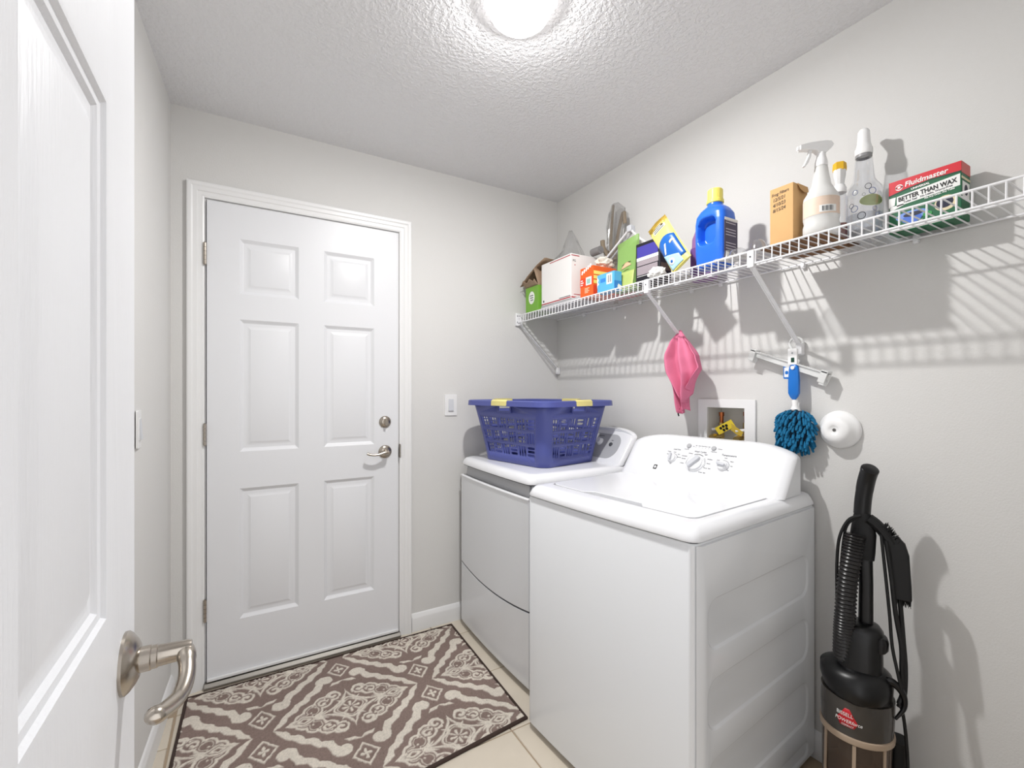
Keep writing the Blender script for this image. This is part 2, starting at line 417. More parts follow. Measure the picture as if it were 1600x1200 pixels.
# ------------------------------------------------------------------ rug
def rug():
    t = thing('rug', 'brown rug with cream scroll medallions in front of the panelled door', 'rug', (.37, 1.87, 0))
    NR = Vector((.930,1.478,0)); FR = Vector((.955,2.268,0)); FL = Vector((-.200,2.262,0)); NL = Vector((-.222,1.37,0))
    nu, nv = 420, 310
    u = np.linspace(0,1,nu); v = np.linspace(0,1,nv)
    Ug, Vg = np.meshgrid(u, v)
    def bil(k): return (NL[k]*(1-Ug)*(1-Vg)+NR[k]*Ug*(1-Vg)+FL[k]*(1-Ug)*Vg+FR[k]*Ug*Vg)
    X, Y = bil(0), bil(1)
    rng = np.random.RandomState(3)
    def smooth_noise(scale, amp):
        g = rng.rand(int(1.2/scale)+3, int(1.2/scale)+3)
        xi = (X+.3)/scale; yi = (Y-1.3)/scale
        x0 = np.clip(xi.astype(int),0,g.shape[0]-2); y0 = np.clip(yi.astype(int),0,g.shape[1]-2); fx = xi-x0; fy = yi-y0
        return amp*((g[x0,y0]*(1-fx)+g[x0+1,y0]*fx)*(1-fy)+(g[x0,y0+1]*(1-fx)+g[x0+1,y0+1]*fx)*fy-.5)
    Xw = X+smooth_noise(.009,.005); Yw = Y+smooth_noise(.009,.005)
    ss = lambda d, e=.0016: np.clip(.5-d/(2*e),0,1)        # d<0 inside
    P, Q = .61, .72; ox, oy = .364, 1.880
    C = np.zeros_like(X)
    def seg(px, py, pts, wd):
        d = np.full_like(px, 9.)
        for (ax,ay), (bx,by), w0, w1 in zip(pts[:-1], pts[1:], wd[:-1], wd[1:]):
            dx, dy = bx-ax, by-ay; L = dx*dx+dy*dy
            tt = np.clip(((px-ax)*dx+(py-ay)*dy)/L,0,1)
            d = np.minimum(d, np.hypot(px-ax-tt*dx, py-ay-tt*dy)-(w0+(w1-w0)*tt))
        return d
    def curl(px, py, cx, cy, r0, r1, a0, turns, w0, w1, n=26, sgn=1):
        pts = []; wd = []
        for k in range(n):
            s = k/(n-1); a = a0+sgn*turns*2*PI*s; r = r0+(r1-r0)*s
            pts.append((cx+r*math.cos(a), cy+r*math.sin(a))); wd.append(w0+(w1-w0)*s)
        return seg(px, py, pts, wd)
    for i in range(-2, 4):
        for j in range(-3, 4):
            if (i+j) % 2: continue
            cx, cy = ox+i*P/2, oy+j*Q/2
            msk = (np.abs(Xw-cx) < .29) & (np.abs(Yw-cy) < .34)
            if not msk.any(): continue
            a = np.abs(Xw[msk]-cx); c = np.abs(Yw[msk]-cy)
            r = np.hypot(a, c); th = np.arctan2(c, a)
            L = np.zeros_like(a)
            add = lambda d, L: np.maximum(L, ss(d))
            # flower in the middle
            L = add(np.abs(r-.052*(1+.16*np.cos(4*th)))-.0045, L)
            L = add(np.abs(r-.043*(1+.12*np.cos(4*th)))-.002, L)
            L = add(seg(a,c,[(.008,.0),(.028,0)],[.003,.006]), L); L = add(seg(a,c,[(0,.008),(0,.028)],[.003,.006]), L)
            L = add(seg(a,c,[(.008,.008),(.022,.022)],[.002,.0045]), L)
            # concave diamond
            L = add(np.abs((np.maximum(a,1e-6)/.125)**.62+(np.maximum(c,1e-6)/.112)**.62-1)*.045-.0030+ (r<.05)*.1, L)
            # scalloped lobes left and right
            d = np.full_like(a, 9.)
            for bx, by, br in ((.050,.100,.030), (.090,.076,.036), (.132,.044,.038), (.168,.014,.034)):
                d = np.minimum(d, np.hypot(a-bx, c-by)-br)
            d = np.minimum(d, np.maximum((a-.170)/1.0*.55+c*.85-.034, .12-a))
            out_ = np.abs(d+.004)-.0048
            keep = np.where((a < .03) & (c > .0) , .1, 0)
            keep = keep+np.where((c < .086-a*.75), .1, 0)
            L = add(out_+keep, L)
            L = add(np.abs(d+.016)-.0016+keep+np.where(a<.08,.1,0), L)
            L = add(curl(a,c,.050,.100,.026,.006,PI*1.15,.95,.0045,.007,sgn=-1), L)
            L = add(curl(a,c,.094,.070,.020,.006,PI*.9,.9,.003,.006,sgn=-1), L)
            al = np.abs(a-.168)/.046+(c/.024)**1.3
            L = add(np.abs(al-1)*.02-.004, L); L = add(np.abs(al-.42)*.02-.0035, L)
            for bx,by in ((.073,.083),(.083,.095),(.12,.062),(.13,.072),(.14,.035),(.085,.07),(.06,.075)): L = add(np.hypot(a-bx,c-by)-.0042, L)
            L = add(seg(a,c,[(.122,0),(.105,.012),(.085,.022)],[.008,.005,.001]), L)
            # outer scroll bands
            pts = [(.272,.0),(.256,.016),(.238,.034),(.228,.060),(.196,.080),(.182,.106),(.150,.122),(.135,.150),(.104,.165),(.088,.200)]
            wd = [.001,.008,.0125,.011,.0145,.0125,.0150,.013,.016,.0145]
            L = add(seg(a,c,pts,wd), L)
            L = add(curl(a,c,.062,.214,.027,.007,-.45,.80,.0150,.014,sgn=1), L)
            # little flowers above and below
            c2 = c-.272; r2 = np.hypot(a*1.15, c2*.85); t2 = np.arctan2(c2*.85, a*1.15)
            L = add(np.abs(a/.042+np.abs(c2)/.052-1)*.028-.0034, L)
            L = add(r2-.022*np.abs(np.cos(2*t2)), L)
            L = add(r2-.004, L)
            # chevron leaves
            L = add(seg(a,c,[(.0,.190),(.020,.180),(.038,.178),(.052,.168)],[.002,.007,.008,.001]), L)
            L = add(seg(a,c,[(.262,.300),(.285,.318),(.305,.322)],[.002,.006,.002]), L)
            C[msk] = np.maximum(C[msk], L)
    C = np.clip(C+0*C,0,1)
    dark = np.array(lin((134,117,110))); light = np.array(lin((214,206,194)))
    fib = rng.rand(nv,nu)*.30+.85; blot = 1+smooth_noise(.12,.16)
    col = (dark*(1-C[...,None])+light*C[...,None])*(fib*blot)[...,None]
    bd = np.minimum(np.minimum(Ug,1-Ug)*1.15, np.minimum(Vg,1-Vg)*.82)
    # specks of lint
    spk = rng.rand(nv,nu) > .9994
    col[spk] = lin((60,48,44))
    Z = .007+.0022*C+rng.rand(nv,nu)*.0010
    Z = np.where(bd < .004, .003, Z)
    co = np.stack([X,Y,Z],-1).reshape(-1,3)
    idx = np.arange(nu*nv).reshape(nv,nu)
    q = np.stack([idx[:-1,:-1],idx[:-1,1:],idx[1:,1:],idx[1:,:-1]],-1).reshape(-1,4)
    me = bpy.data.meshes.new('pile')
    me.vertices.add(len(co)); me.vertices.foreach_set('co', (co-np.array([.37,1.87,0])).ravel())
    me.loops.add(q.size); me.loops.foreach_set('vertex_index', q.ravel())
    me.polygons.add(len(q)); me.polygons.foreach_set('loop_start', np.arange(0,q.size,4)); me.polygons.foreach_set('loop_total', np.full(len(q),4))
    me.update(calc_edges=True)
    at = me.color_attributes.new('weave', 'FLOAT_COLOR', 'POINT')
    at.data.foreach_set('color', np.concatenate([col.reshape(-1,3), np.ones((nu*nv,1))],1).ravel())
    m = bpy.data.materials.new('woven_pile'); m.use_nodes = True
    n = m.node_tree.nodes.new('ShaderNodeVertexColor'); n.layer_name = 'weave'
    bs = m.node_tree.nodes['Principled BSDF']; bs.inputs['Roughness'].default_value = .95
    bs.inputs['Specular IOR Level'].default_value = .1
    m.node_tree.links.new(n.outputs[0], bs.inputs['Base Color'])
    me.materials.append(m)
    o = bpy.data.objects.new('pile', me); COL.objects.link(o); o.parent = t
    b = MB(); off = Vector((-.37,-1.87,0))
    pr = [(-.005,.001), (-.005,.008), (-.002,.0115), (.004,.0115), (.006,.008), (.006,.001)]
    cs = [NL,NR,FR,FL]; ctr = (NL+NR+FR+FL)/4
    loops = []
    for i in range(4):
        e0 = (cs[i]-cs[i-1]).normalized(); e1 = (cs[(i+1)%4]-cs[i]).normalized()
        n0 = Vector((-e0.y,e0.x,0)); n1 = Vector((-e1.y,e1.x,0)); nn = (n0+n1); nn = nn/nn.dot(n0)
        loops.append([cs[i]+off+nn*d+Vector((0,0,z)) for d,z in pr])
    b.loft(loops, ring=True)
    b.build('binding', mat('dark_brown_binding', (62,48,42), .9, bump=.3, bscale=600), t)
rug()
# ------------------------------------------------------------------ washer and dryer
def bow(y, W, k=.010): return -k*(1-(2*y/W-1)**2)
def plan(W, D, i=0.0, r=.018, k=.010, n=14, yo=0.0):
    """outline of the cabinet, inset by i; front edge bowed; counter-clockwise from the near front"""
    pts = []
    r = max(r-i*.2, .004)
    x0, x1, y0, y1 = i, D, i, W-i
    for a in range(5):      # near front corner
        t = PI*1.5-PI/2*a/4; pts.append((x0+r+r*math.cos(t), y0+r+r*math.sin(t)))
    for j in range(1, n):
        y = y0+r+(y1-y0-2*r)*j/n; pts.append((x0, y))
    for a in range(5):
        t = PI-PI/2*a/4; pts.append((x0+r+r*math.cos(t), y1-r+r*math.sin(t)))
    pts += [(x1, y1), (x1, y0)]
    return [(x+bow(y, W, k)*max(0, 1-(x-x0)/.12), y) for x, y in pts][::-1]
def appliance(name, label, cat, loc, rz, W, D, dryer):
    t = thing(name, label, cat, loc, rz)
    ZT = .862
    # cabinet
    b = MB(); z0 = .022
    if dryer:
        lv = [(z0,.004), (.026,0), (.800,0), (.803,.004), (.803,.03), (ZT,.03)]
    else:
        lv = [(z0,.004), (.026,0), (ZT-.004,0), (ZT,.003)]
    side_y = 0.0
    b.loft([[Vector((x,y,z)) for x,y in plan(W,D,i)] for z,i in lv])
    b.build('cabinet', M_cab, t, smooth=40)
    # pressed side panels on the near side (recessed fields framed by a raised skin)
    if not dryer:
        sk = MB()
        R = [(.047,.650,.572,.712,.045), (.047,.650,.362,.502,.045), (.047,.650,.152,.292,.045), (.047,.650,.035,.090,.02)]
        f = lambda u,v,w: Vector((u,-w,v))
        sk.sheet([(.026,.026), (D-.004,.026), (D-.004,ZT-.006), (.026,ZT-.006)], [rrect(x0,q0,x1,q1,r) for x0,x1,q0,q1,r in R], f, .0065)
        for x0,x1,q0,q1,r in R:
            sk.rings([[f(u,v,w) for u,v in rrect(x0+i,q0+i,x1-i,q1-i,r-i)] for i,w in ((0,.0065),(.002,.006),(.0065,.0015),(.0085,.001))])
            sk.sheet(rrect(x0+.0085,q0+.0085,x1-.0085,q1-.0085,r-.0085), [], f, .001)
        o4 = [(.026,.026), (D-.004,.026), (D-.004,ZT-.006), (.026,ZT-.006)]
        o5 = [(.006,.026), (D-.0,.026), (D-.0,ZT-.004), (.006,ZT-.004)]
        sk.rings([[f(u,v,.0065) for u,v in o4], [f(u,v,-.0002) for u,v in o5]])
        sk.build('side_panel', M_cab, t, smooth=50)
    # top deck moulding with the lid well
    b = MB()
    ze = .905
    lv = [(ZT+.003,.004), (ZT+.004,-.003), (ZT+.010,-.004), (ZT+.026,.004), (ZT+.038,.014), (ze-.001,.028), (ze,.036)]
    Ls = [[Vector((x,y,z)) for x,y in plan(W,D-.004,i,r=.03)] for z,i in lv]
    b.rings(Ls)
    top = [(p.x,p.y) for p in Ls[-1]]
    lid0, lid1, lm = .075, .487, .046
    def lid(i, notch):
        x0, x1, y0, y1 = lid0+i, lid1-i, lm+i, W-lm-i; r = .028
        pts = []
        for cx, cy, a in ((x0+r,y0+r,PI*1.5), (x0+r,y1-r,PI)):
            arc = [(cx+r*math.cos(a-PI/2*k/5), cy+r*math.sin(a-PI/2*k/5)) for k in range(6)]
            if cy > W/2 :
                c = W/2
                front = [(c-.125,0), (c-.10,.028), (c+.10,.028), (c+.125,0)] if notch else [(c-.125,0), (c+.125,0)]
                pts += [(x0+d, y) for y, d in front]
            pts += arc
        pts += [(x1, y1), (x1, y0)]
        pts = [(x+bow(y, W)*max(0, 1-(x-x0)/.12), y) for x, y in pts]
        return pts[::-1]
    if not dryer:
        b.sheet(top, [lid(0,0)], lambda u,v,w: Vector((u,v,w)), ze)
        b.rings([[Vector((x,y,ze)) for x,y in lid(0,0)], [Vector((x,y,ze-.018)) for x,y in lid(0.001,0)]])
        b.sheet(lid(.001,0), [], lambda u,v,w: Vector((u,v,w)), ze-.018)
    else:
        b.sheet(top, [], lambda u,v,w: Vector((u,v,w)), ze)
    b.sheet([(p.x,p.y) for p in Ls[0]], [], lambda u,v,w: Vector((u,v,w)), ZT+.003)
    b.build('top_deck', M_white_app, t, smooth=50)
    b = MB(); b.loft([[Vector((x,y,z)) for x,y in plan(W,D-.006,.006)] for z in (ZT-.002, ZT+.006)]); b.build('gasket', M_ink, t)
    if not dryer:
        b = MB(); b.prism(lid(.0048,1), lambda u,v,w: Vector((u,v,w)), ze-.012, ze+.002)
        b.build('lid', M_white_app, t, bevel=.002, segs=2, smooth=40)
        b = MB(); b.prism([(lid0+.012,W/2-.112), (lid0+.030,W/2-.09), (lid0+.030,W/2+.09), (lid0+.012,W/2+.112), (lid0-.003,W/2+.118), (lid0-.003,W/2-.118)], lambda u,v,w: Vector((u-.006,v,w)), ze-.0175, ze-.0165)
        b.build('finger_pull', M_grey_pl, t)
    # back console
    XB, XT, ZB, ZTOP, XF = lid1+.006, .612, ze-.002, 1.068, D-.055
    def outline(m, r, n=9):
        pts = [(m, 0)]
        y0, y1 = m, W-m
        for k in range(n+1):
            a = PI-PI/2*k/n; pts.append((y0+r+r*math.cos(a), 1-r*1.6+r*1.6*math.sin(a)))
        pts2 = [(W-y, s) for y, s in pts][::-1]
        return pts+pts2
    sl = Vector((XT-XB, 0, ZTOP-ZB))
    def P(y, s, x_add=0.0): return Vector((XB, y, ZB))+sl*s+Vector((x_add,0,0))
    o0, o0b, o1, o2 = outline(.052,.15), outline(.036,.16), outline(.021,.168), outline(.011,.172)
    Lf = [P(y, s*.925) for y, s in o0]; Lg = [P(y, s*.957, .0015) for y, s in o0b]
    L1 = [P(y, s*.985, .008) for y, s in o1]
    L2 = [P(y, s*1.0, .022) for y, s in o2]
    L3 = [P(y, s*1.0, .031 if s > .02 else .03) for y, s in o2]
    cb = MB()
    cb.rings([Lf, Lg, L1, L2, L3])
    cb.sheet([(y,s*.925) for y,s in o0], [], lambda u,v,w: P(u,v), 0)
    cb.build('console', M_white_app, t, smooth=50)
    ck = MB(); ins = lambda p, d: Vector((p.x+d, W/2+(p.y-W/2)*.985, ZB+(p.z-ZB)*.985))
    A = [ins(p, -.004) for p in L3]; B = [Vector((XF, p.y, p.z)) for p in A]
    ck.loft([A, B]); ck.build('console_back', M_cab, t, smooth=50)
    Fc = frame(P(W/2, .5)-Vector((0,0,0)), (0,-1,0), sl)   # origin mid-face; u to the viewer's right
    LS = sl.length
    if dryer:
        decal(Fc, rrect(-.275,-.075,.275,.062,.06,9), M_grey_pl, t, 'control_panel', 2)
        for ux, r in ((.13,.017),):
            q = MB(); q.lathe([(0,.0008),(r+.004,.0008),(r+.002,.006),(r,.008),(r*.9,.018),(0,.019)], Fc @ Matrix.Translation((ux,.012,0)), 24); k = q.build('knob', M_white_app, t)
        for ux in (.215,):
            q = MB(); q.lathe([(0,.0008),(.010,.0008),(.010,.005),(.008,.007),(0,.007)], Fc @ Matrix.Translation((ux,.004,0)), 20); q.build('start_button', M_ink, t)
        lettering(Fc, 'Temperature', .008, M_ink, t, .10, .045, 3)
        lettering(Fc, 'Start', .008, M_ink, t, .205, .025, 3)
    else:
        def knob(ux, uy, r, rot, name='knob'):
            K = Fc @ Matrix.Translation((ux,uy,0))
            q = MB(); q.lathe([(0,.0006),(r*1.16,.0006),(r*1.12,.004),(r,.005),(r*.97,.011),(r*.9,.012),(0,.0125)], K, 32); k = q.build(name, M_white_app, t)
            R = K @ Matrix.Rotation(rot, 4, 'Z')
            q = MB(); q.prism(rrect(-r*.26,-r*.92,r*.26,r*.92,r*.2,4), onf(R), .011, .024); q.build('grip', M_lgrey_pl, k, bevel=.002)
            return k
        def arc(ux, uy, r, a0, a1, m, w=.0016):
            pts = circ(ux,uy,r,n=16,a0=a0,a1=a1)+circ(ux,uy,r+w,n=16,a0=a0,a1=a1)[::-1]
            decal(Fc, pts, m, t, 'dial_mark')
        y0 = -.012
        knob(.0,y0,.031,-.65)
        arc(0,y0,.0385,-2.7,-.5,M_lgrey_pl); arc(0,y0,.0385,2.2,3.3,M_ink,.0011); arc(0,y0,.0385,1.0,2.0,M_black,.0022); arc(0,y0,.0385,-.35,.75,M_ink,.0012)
        knob(-.105,y0+.008,.0165,.15); arc(-.105,y0+.008,.0215,.15,1.6,M_ink,.0013)
        knob(.108,y0+.004,.0175,1.45); arc(.108,y0+.004,.0225,-.6,1.9,M_ink,.0013)
        for ux in (-.052, .052):
            q = MB(); q.lathe([(0,.0006),(.0095,.0006),(.0095,.004),(.008,.0055),(0,.0055)], Fc @ Matrix.Translation((ux,.058+.002,0)), 20); q.build('push_button', M_grey_pl, t)
        tx = lambda s, sz, x, y, al='CENTER': lettering(Fc, s, sz, M_ink, t, x, y, 1, align=al)
        tx('Load Size', .0085, -.098, .036); tx('Wash Cycles', .0095, .004, .036); tx('Temperature', .0105, .118, .034)
        tx('On', .006, -.036, .058, 'LEFT')
        for k, s in enumerate(('Fill','Soak','Wash','Rinse','Spin')): tx(s, .0055, -.022+.0135*k, .063); tx('o', .005, -.022+.0135*k, .056)
        tx('Deep Fill', .0052, -.058, .043); tx('Deep Rinse', .0052, .056, .044); tx('2 Rinses', .0055, .067, .058, 'LEFT')
        for s, x, y, al in (('Delicates',-.044,.012,'RIGHT'),('Casuals',-.046,.0,'RIGHT'),('Colors',-.046,-.020,'RIGHT'),('Whites',-.024,.026,'RIGHT'),('Light',.024,.028,'LEFT'),('Medium',.042,.010,'LEFT'),('Heavy',.044,-.008,'LEFT'),('Rinse  Spin',.040,-.028,'LEFT'),('Drain  Spin',.026,-.048,'LEFT')):
            tx(s, .0062, x, y, al)
        for s, x, y in (('Small',-.131,.012),('Medium',-.128,.024),('Large',-.103,.024),('Super',-.082,.016),('Precise',-.0765,.003),('Cold',.084,.012),('Cool',.110,.024),('Warm',.136,.012),('Hot',.140,-.006),('Tap',.132,-.024)):
            tx(s, .0052, x, y)
        # square badge at the far end of the console
        B0 = Fc @ Matrix.Translation((-.165,-.052,0)) @ Matrix.Rotation(.0,4,'Z')
        decal(B0, rrect(-.008,-.010,.008,.010,.0025), M_black, t, 'badge', 1)
        decal(B0, rrect(-.0045,-.0055,.0045,.0055,.0035), M_white_app, t, 'badge', 2)
    # front details
    if dryer:
        # handle recess under the top, door and the seam of the lower panel
        q = MB(); q.prism([(.03,.806), (.05,.858), (W-.03,.858), (W-.03,.806)][::-1], lambda u,v,w: Vector((.015+w, W-u, v)), -.001, .003); q.build('handle_recess', M_grey_pl, t)
        dr = MB()
        def front(i, x): return [(y, z) for y, z in rrect(.012+i,.335+i,W-.012-i,.798-i,.012,4)]
        n = 12
        def bowed(y0, y1, z0f, z1f, th, xo):
            loops = []
            for k in range(n+1):
                y = y0+(y1-y0)*k/n; xb = bow(y, W)
                z0, z1 = z0f(y), z1f(y)
                loops.append([Vector((xb+xo, y, z0)), Vector((xb-th, y, z0+.003)), Vector((xb-th, y, z1-.003)), Vector((xb+xo, y, z1))])
            return loops
        sag = lambda y: .345-.028*(1-(2*y/W-1)**2)
        dr.loft(bowed(.008, W-.008, lambda y: sag(y)+.002, lambda y: .803, .0035, .002)); dr.build('door', M_cab, t, smooth=25)
        lp = MB(); lp.loft(bowed(.008, W-.008, lambda y: .03, lambda y: sag(y)-.002, .003, .002)); lp.build('lower_panel', M_cab, t, smooth=25)
        sm = MB(); sm.loft([[Vector((bow(y,W)-d_, y, sag(y)+z_)) for d_, z_ in ((-.002,-.004),(.0008,-.004),(.0008,.004),(-.002,.004))] for y in [.008+(W-.016)*k/n for k in range(n+1)]]); sm.build('seam', M_ink, t, smooth=25)  # dark strip added as painted shade so the panel gap shows
        lip = MB(); lip.loft([[Vector((bow(y,W)+a, y, z)) for a, z in ((-.004,.798),(-.007,.804),(-.004,.809),(.006,.809),(.006,.798))] for y in [.008+(W-.016)*k/n for k in range(n+1)]])
        lip.build('door_lip', M_white_app, t, smooth=60)
    # feet
    q0 = None
    for x in (.06, D-.06):
        for y in (.06, W-.06):
            q = MB(); q.cyl((x,y,0), (x,y,.03), .018, .014, 12); q.build('foot', M_ink, t)
    return t
WASH = appliance('washing_machine', 'white top-loading washing machine with three dials on its console', 'washing machine', (.98,.76,0), math.radians(5.5), .686, .70, False)
DRY = appliance('clothes_dryer', 'white clothes dryer against the back corner with a blue basket on top', 'dryer', (1.010,1.572,0), 0, .686, .655, True)

# ------------------------------------------------------------------ laundry basket
def basket():
    t = thing('laundry_basket', 'blue slotted plastic laundry basket with pale yellow grips on the dryer', 'laundry basket', (1.29,1.93,.908), math.radians(10.7))
    A, B, HH, r0 = .182, .217, .296, .05
    grow = .052
    def half(h): g = grow*(h/HH)**1.15; return A+g, B+g
    def pt(h, s):
        """s: 0..8, integer ranges alternate straight side / corner"""
        a, b_ = half(h); k = int(s) % 8; f = s-int(s); r = r0
        q = k//2
        cx = [a-r, a-r, -(a-r), -(a-r)]; cy = [-(b_-r), b_-r, b_-r, -(b_-r)]
        if k % 2 == 0:      # sides: +x, +y, -x, -y
            p0 = [(a,-(b_-r)), (a-r,b_), (-a,b_-r), (-(a-r),-b_)][q]; p1 = [(a,b_-r), (-(a-r),b_), (-a,-(b_-r)), (a-r,-b_)][q]
            return Vector((p0[0]+(p1[0]-p0[0])*f, p0[1]+(p1[1]-p0[1])*f, h))
        c = [(a-r,b_-r), (-(a-r),b_-r), (-(a-r),-(b_-r)), (a-r,-(b_-r))][q]
        an = [0, PI/2, PI, PI*1.5][q]+PI/2*f
        return Vector((c[0]+r*math.cos(an), c[1]+r*math.sin(an), h))
    wall = MB()
    hs = [0.0, .03, .09, .15, .21, HH]
    hole_list = []
    for q in range(4):
        L = 2*(half(HH/2)[1 if q in (0,2) else 0]-r0)
        holes = []
        ncell = 6
        for row in range(3):
            zc = .066+row*.063
            for c in range(ncell):
                uc = (c+.5)/ncell; hw = L/ncell*.43; hh = .0255
                vert = (row+c) % 2 == 0
                for k in range(3):
                    o = (k-1)/3*2
                    if vert: x0,x1,y0,y1 = o*hw-hw*.235, o*hw+hw*.235, -hh, hh
                    else: x0,x1,y0,y1 = -hw*.92, hw*.92, o*hh-hh*.235, o*hh+hh*.235
                    rr = min(x1-x0,y1-y0)*.45
                    holes.append([(uc*L+x, zc+y) for x,y in rrect(x0,y0,x1,y1,rr,2)])
        holes.append(rrect(L*.5-.045,.248,L*.5+.045,.277,.010,3))
        outer = [(L*k/8,0) for k in range(8)]+[(L,HH*k/5) for k in range(5)]+[(L-L*k/8,HH) for k in range(8)]+[(0,HH-HH*k/5) for k in range(5)]
        def f(u,v,w,q=q,L=L): return pt(v, 2*q+min(u/L,.999999))
        wall.sheet(outer, holes, f)
        cn = [[pt(HH*k/5, 2*q+1+min(j/6,.999999)) for j in range(7)] for k in range(6)]
        wall.loft(cn, closed=False)
    bott = [pt(0, s/4+.0001) for s in range(32)]
    bmv = [wall.bm.verts.new(p) for p in bott]; wall.face(bmv)
    wb = wall.build('basket_wall', M_blue_b, t, solid=.003, smooth=50)
    # folded rim
    rim = MB(); N = 64
    prof = [(0,-.003), (.006,.004), (.022,.005), (.028,.001), (.030,-.022), (.026,-.022), (.022,-.006), (.004,-.010)]
    loops = []
    for j in range(N):
        s = 8*j/N; p = pt(HH, s); pn = pt(HH, (s+.02) % 8)-pt(HH, (s-.02) % 8); nrm = Vector((pn.y,-pn.x,0)).normalized()
        loops.append([p+nrm*d+Vector((0,0,z)) for d,z in prof])
    rim.loft(loops, ring=True); rim.build('rim', M_blue_b, t, smooth=50)
    for q in range(4):
        g = MB(); loops = []
        a, b_ = half(HH); 
        prof2 = [(-.004,-.012), (-.002,.008), (.024,.009), (.032,.002), (.0335,-.020), (.029,-.020), (.026,.0), (.0,.0)]
        for f_ in (-.055,-.052,.052,.055):
            L = 2*((b_ if q in (0,2) else a)-r0)
            p = pt(HH, 2*q+.5+f_/L); nrm = [Vector((1,0,0)),Vector((0,1,0)),Vector((-1,0,0)),Vector((0,-1,0))][q]
            sc = .9 if abs(f_) > .054 else 1.0
            loops.append([p+nrm*(d if sc==1 else d*.97)+Vector((0,0,z*sc)) for d,z in prof2])
        g.loft(loops); g.build('grip', M_yellow_p, t, smooth=40)
        # hand strap below the grip
        h = MB(); tang = Vector((-nrm.y,nrm.x,0))
        p = pt(.262, 2*q+.5)
        h.prism([(-.050,.016),(-.050,-.014),(-.044,-.020),(.044,-.020),(.050,-.014),(.050,.016),(.044,.016),(.042,-.010),(-.042,-.010),(-.044,.016)], lambda u,v,w: p+tang*u+Vector((0,0,v))+nrm*w, -.0, .006)
        h.build('hand_hole_frame', M_blue_b, t)
basket()

# ------------------------------------------------------------------ laundry outlet box in the wall
def outlet_box():
    yc = (OB['y0']+OB['y1'])/2
    t = thing('outlet_box', 'white recessed washer outlet box with copper valves in the wall behind the washing machine', 'outlet box', (XR, yc, OB['z0']))
    off = lambda x,y,z: Vector((x-XR, y-yc, z-OB['z0']))
    M_boxw = mat('outlet_box_plastic', (214,212,206), .45)
    b = MB(); f = lambda u,v,w: off(XR-w,u,v)
    y0,y1,z0,z1 = OB['y0'],OB['y1'],OB['z0'],OB['z1']
    b.prism(rrect(y0-.042,z0-.03,y1+.042,z1+.032,.003,2), f, .0005, .010, holes=[[(y0+.002,z0+.002),(y1-.002,z0+.002),(y1-.002,z1-.002),(y0+.002,z1-.002)]])
    b.build('face_frame', M_trim, t, bevel=.003)
    b = MB(); rr = lambda i: [(y0+i,z0+i),(y1-i,z0+i),(y1-i,z1-i),(y0+i,z1-i)]
    b.rings([[f(u,v,w) for u,v in rr(i)] for i,w in ((.0022,.002),(.004,-.085))]); b.sheet(rr(.004),[],f,-.085)
    b.build('recess', M_boxw, t, solid=.001, smooth=0)
    M_cu = mat('copper', (176,104,64), .3, 1.0, var=.15, vscale=40); M_brass = mat('brass', (196,170,110), .3, 1.0)
    M_yt = mat('yellow_tag', (232,206,60), .5)
    for y, zt in ((1.105,1.155), (1.213,1.150)):
        q = MB(); q.cyl(off(XR+.045,y,z0+.06), off(XR+.045,y,zt), .008, n=14); q.cyl(off(XR+.045,y,zt-.002), off(XR+.045,y,zt+.014), .0105, n=14); q.build('copper_pipe', M_cu, t)
        q = MB(); q.cyl(off(XR+.045,y,z0+.045), off(XR+.045,y,zt-.03), .011, n=14); q.cyl(off(XR+.045,y,z0+.055), off(XR+.0,y,z0+.055), .009, n=14); q.cyl(off(XR+.0,y,z0+.055), off(XR-.02,y,z0+.05), .013, n=14)
        v = q.build('valve', M_brass, t)
        q = MB(); q.tube([off(XR+.012,y-.02,z0+.088), off(XR+.012,y+.02,z0+.082)], .006, 10); q.build('valve_handle', M_trim, v)
    F = frame(off(XR+.005,1.170,z0+.095), (0,-.82,.45), (-.25,.43,.85))
    q = MB(); q.prism(rrect(-.042,-.016,.042,.016,.001), onf(F), 0, .0006); tg = q.build('caution_tag', M_yt, t)
    for x, y in ((-.018,.004),(-.004,.006),(.010,.003),(-.010,-.008),(.004,-.008)): decal(F @ Matrix.Translation((0,0,.0006)), circ(x,y,.0062,n=12), M_black, tg, 'dot')
    F = frame(off(XR+.008,1.128,z0+.088), (0,-.8,-.5), (-.25,-.45,.8))
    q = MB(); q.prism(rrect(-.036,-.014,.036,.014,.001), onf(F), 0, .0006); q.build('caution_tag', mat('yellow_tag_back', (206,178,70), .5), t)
    q = MB(); q.tube(bez([off(XR+.0,1.105,z0+.05), off(XR-.01,1.11,z0+.02), off(XR+.02,1.15,z0+.015), off(XR+.0,1.19,z0+.03), off(XR+.0,1.213,z0+.05)],6), .007, 10); q.build('black_hose', M_black, t)
outlet_box()

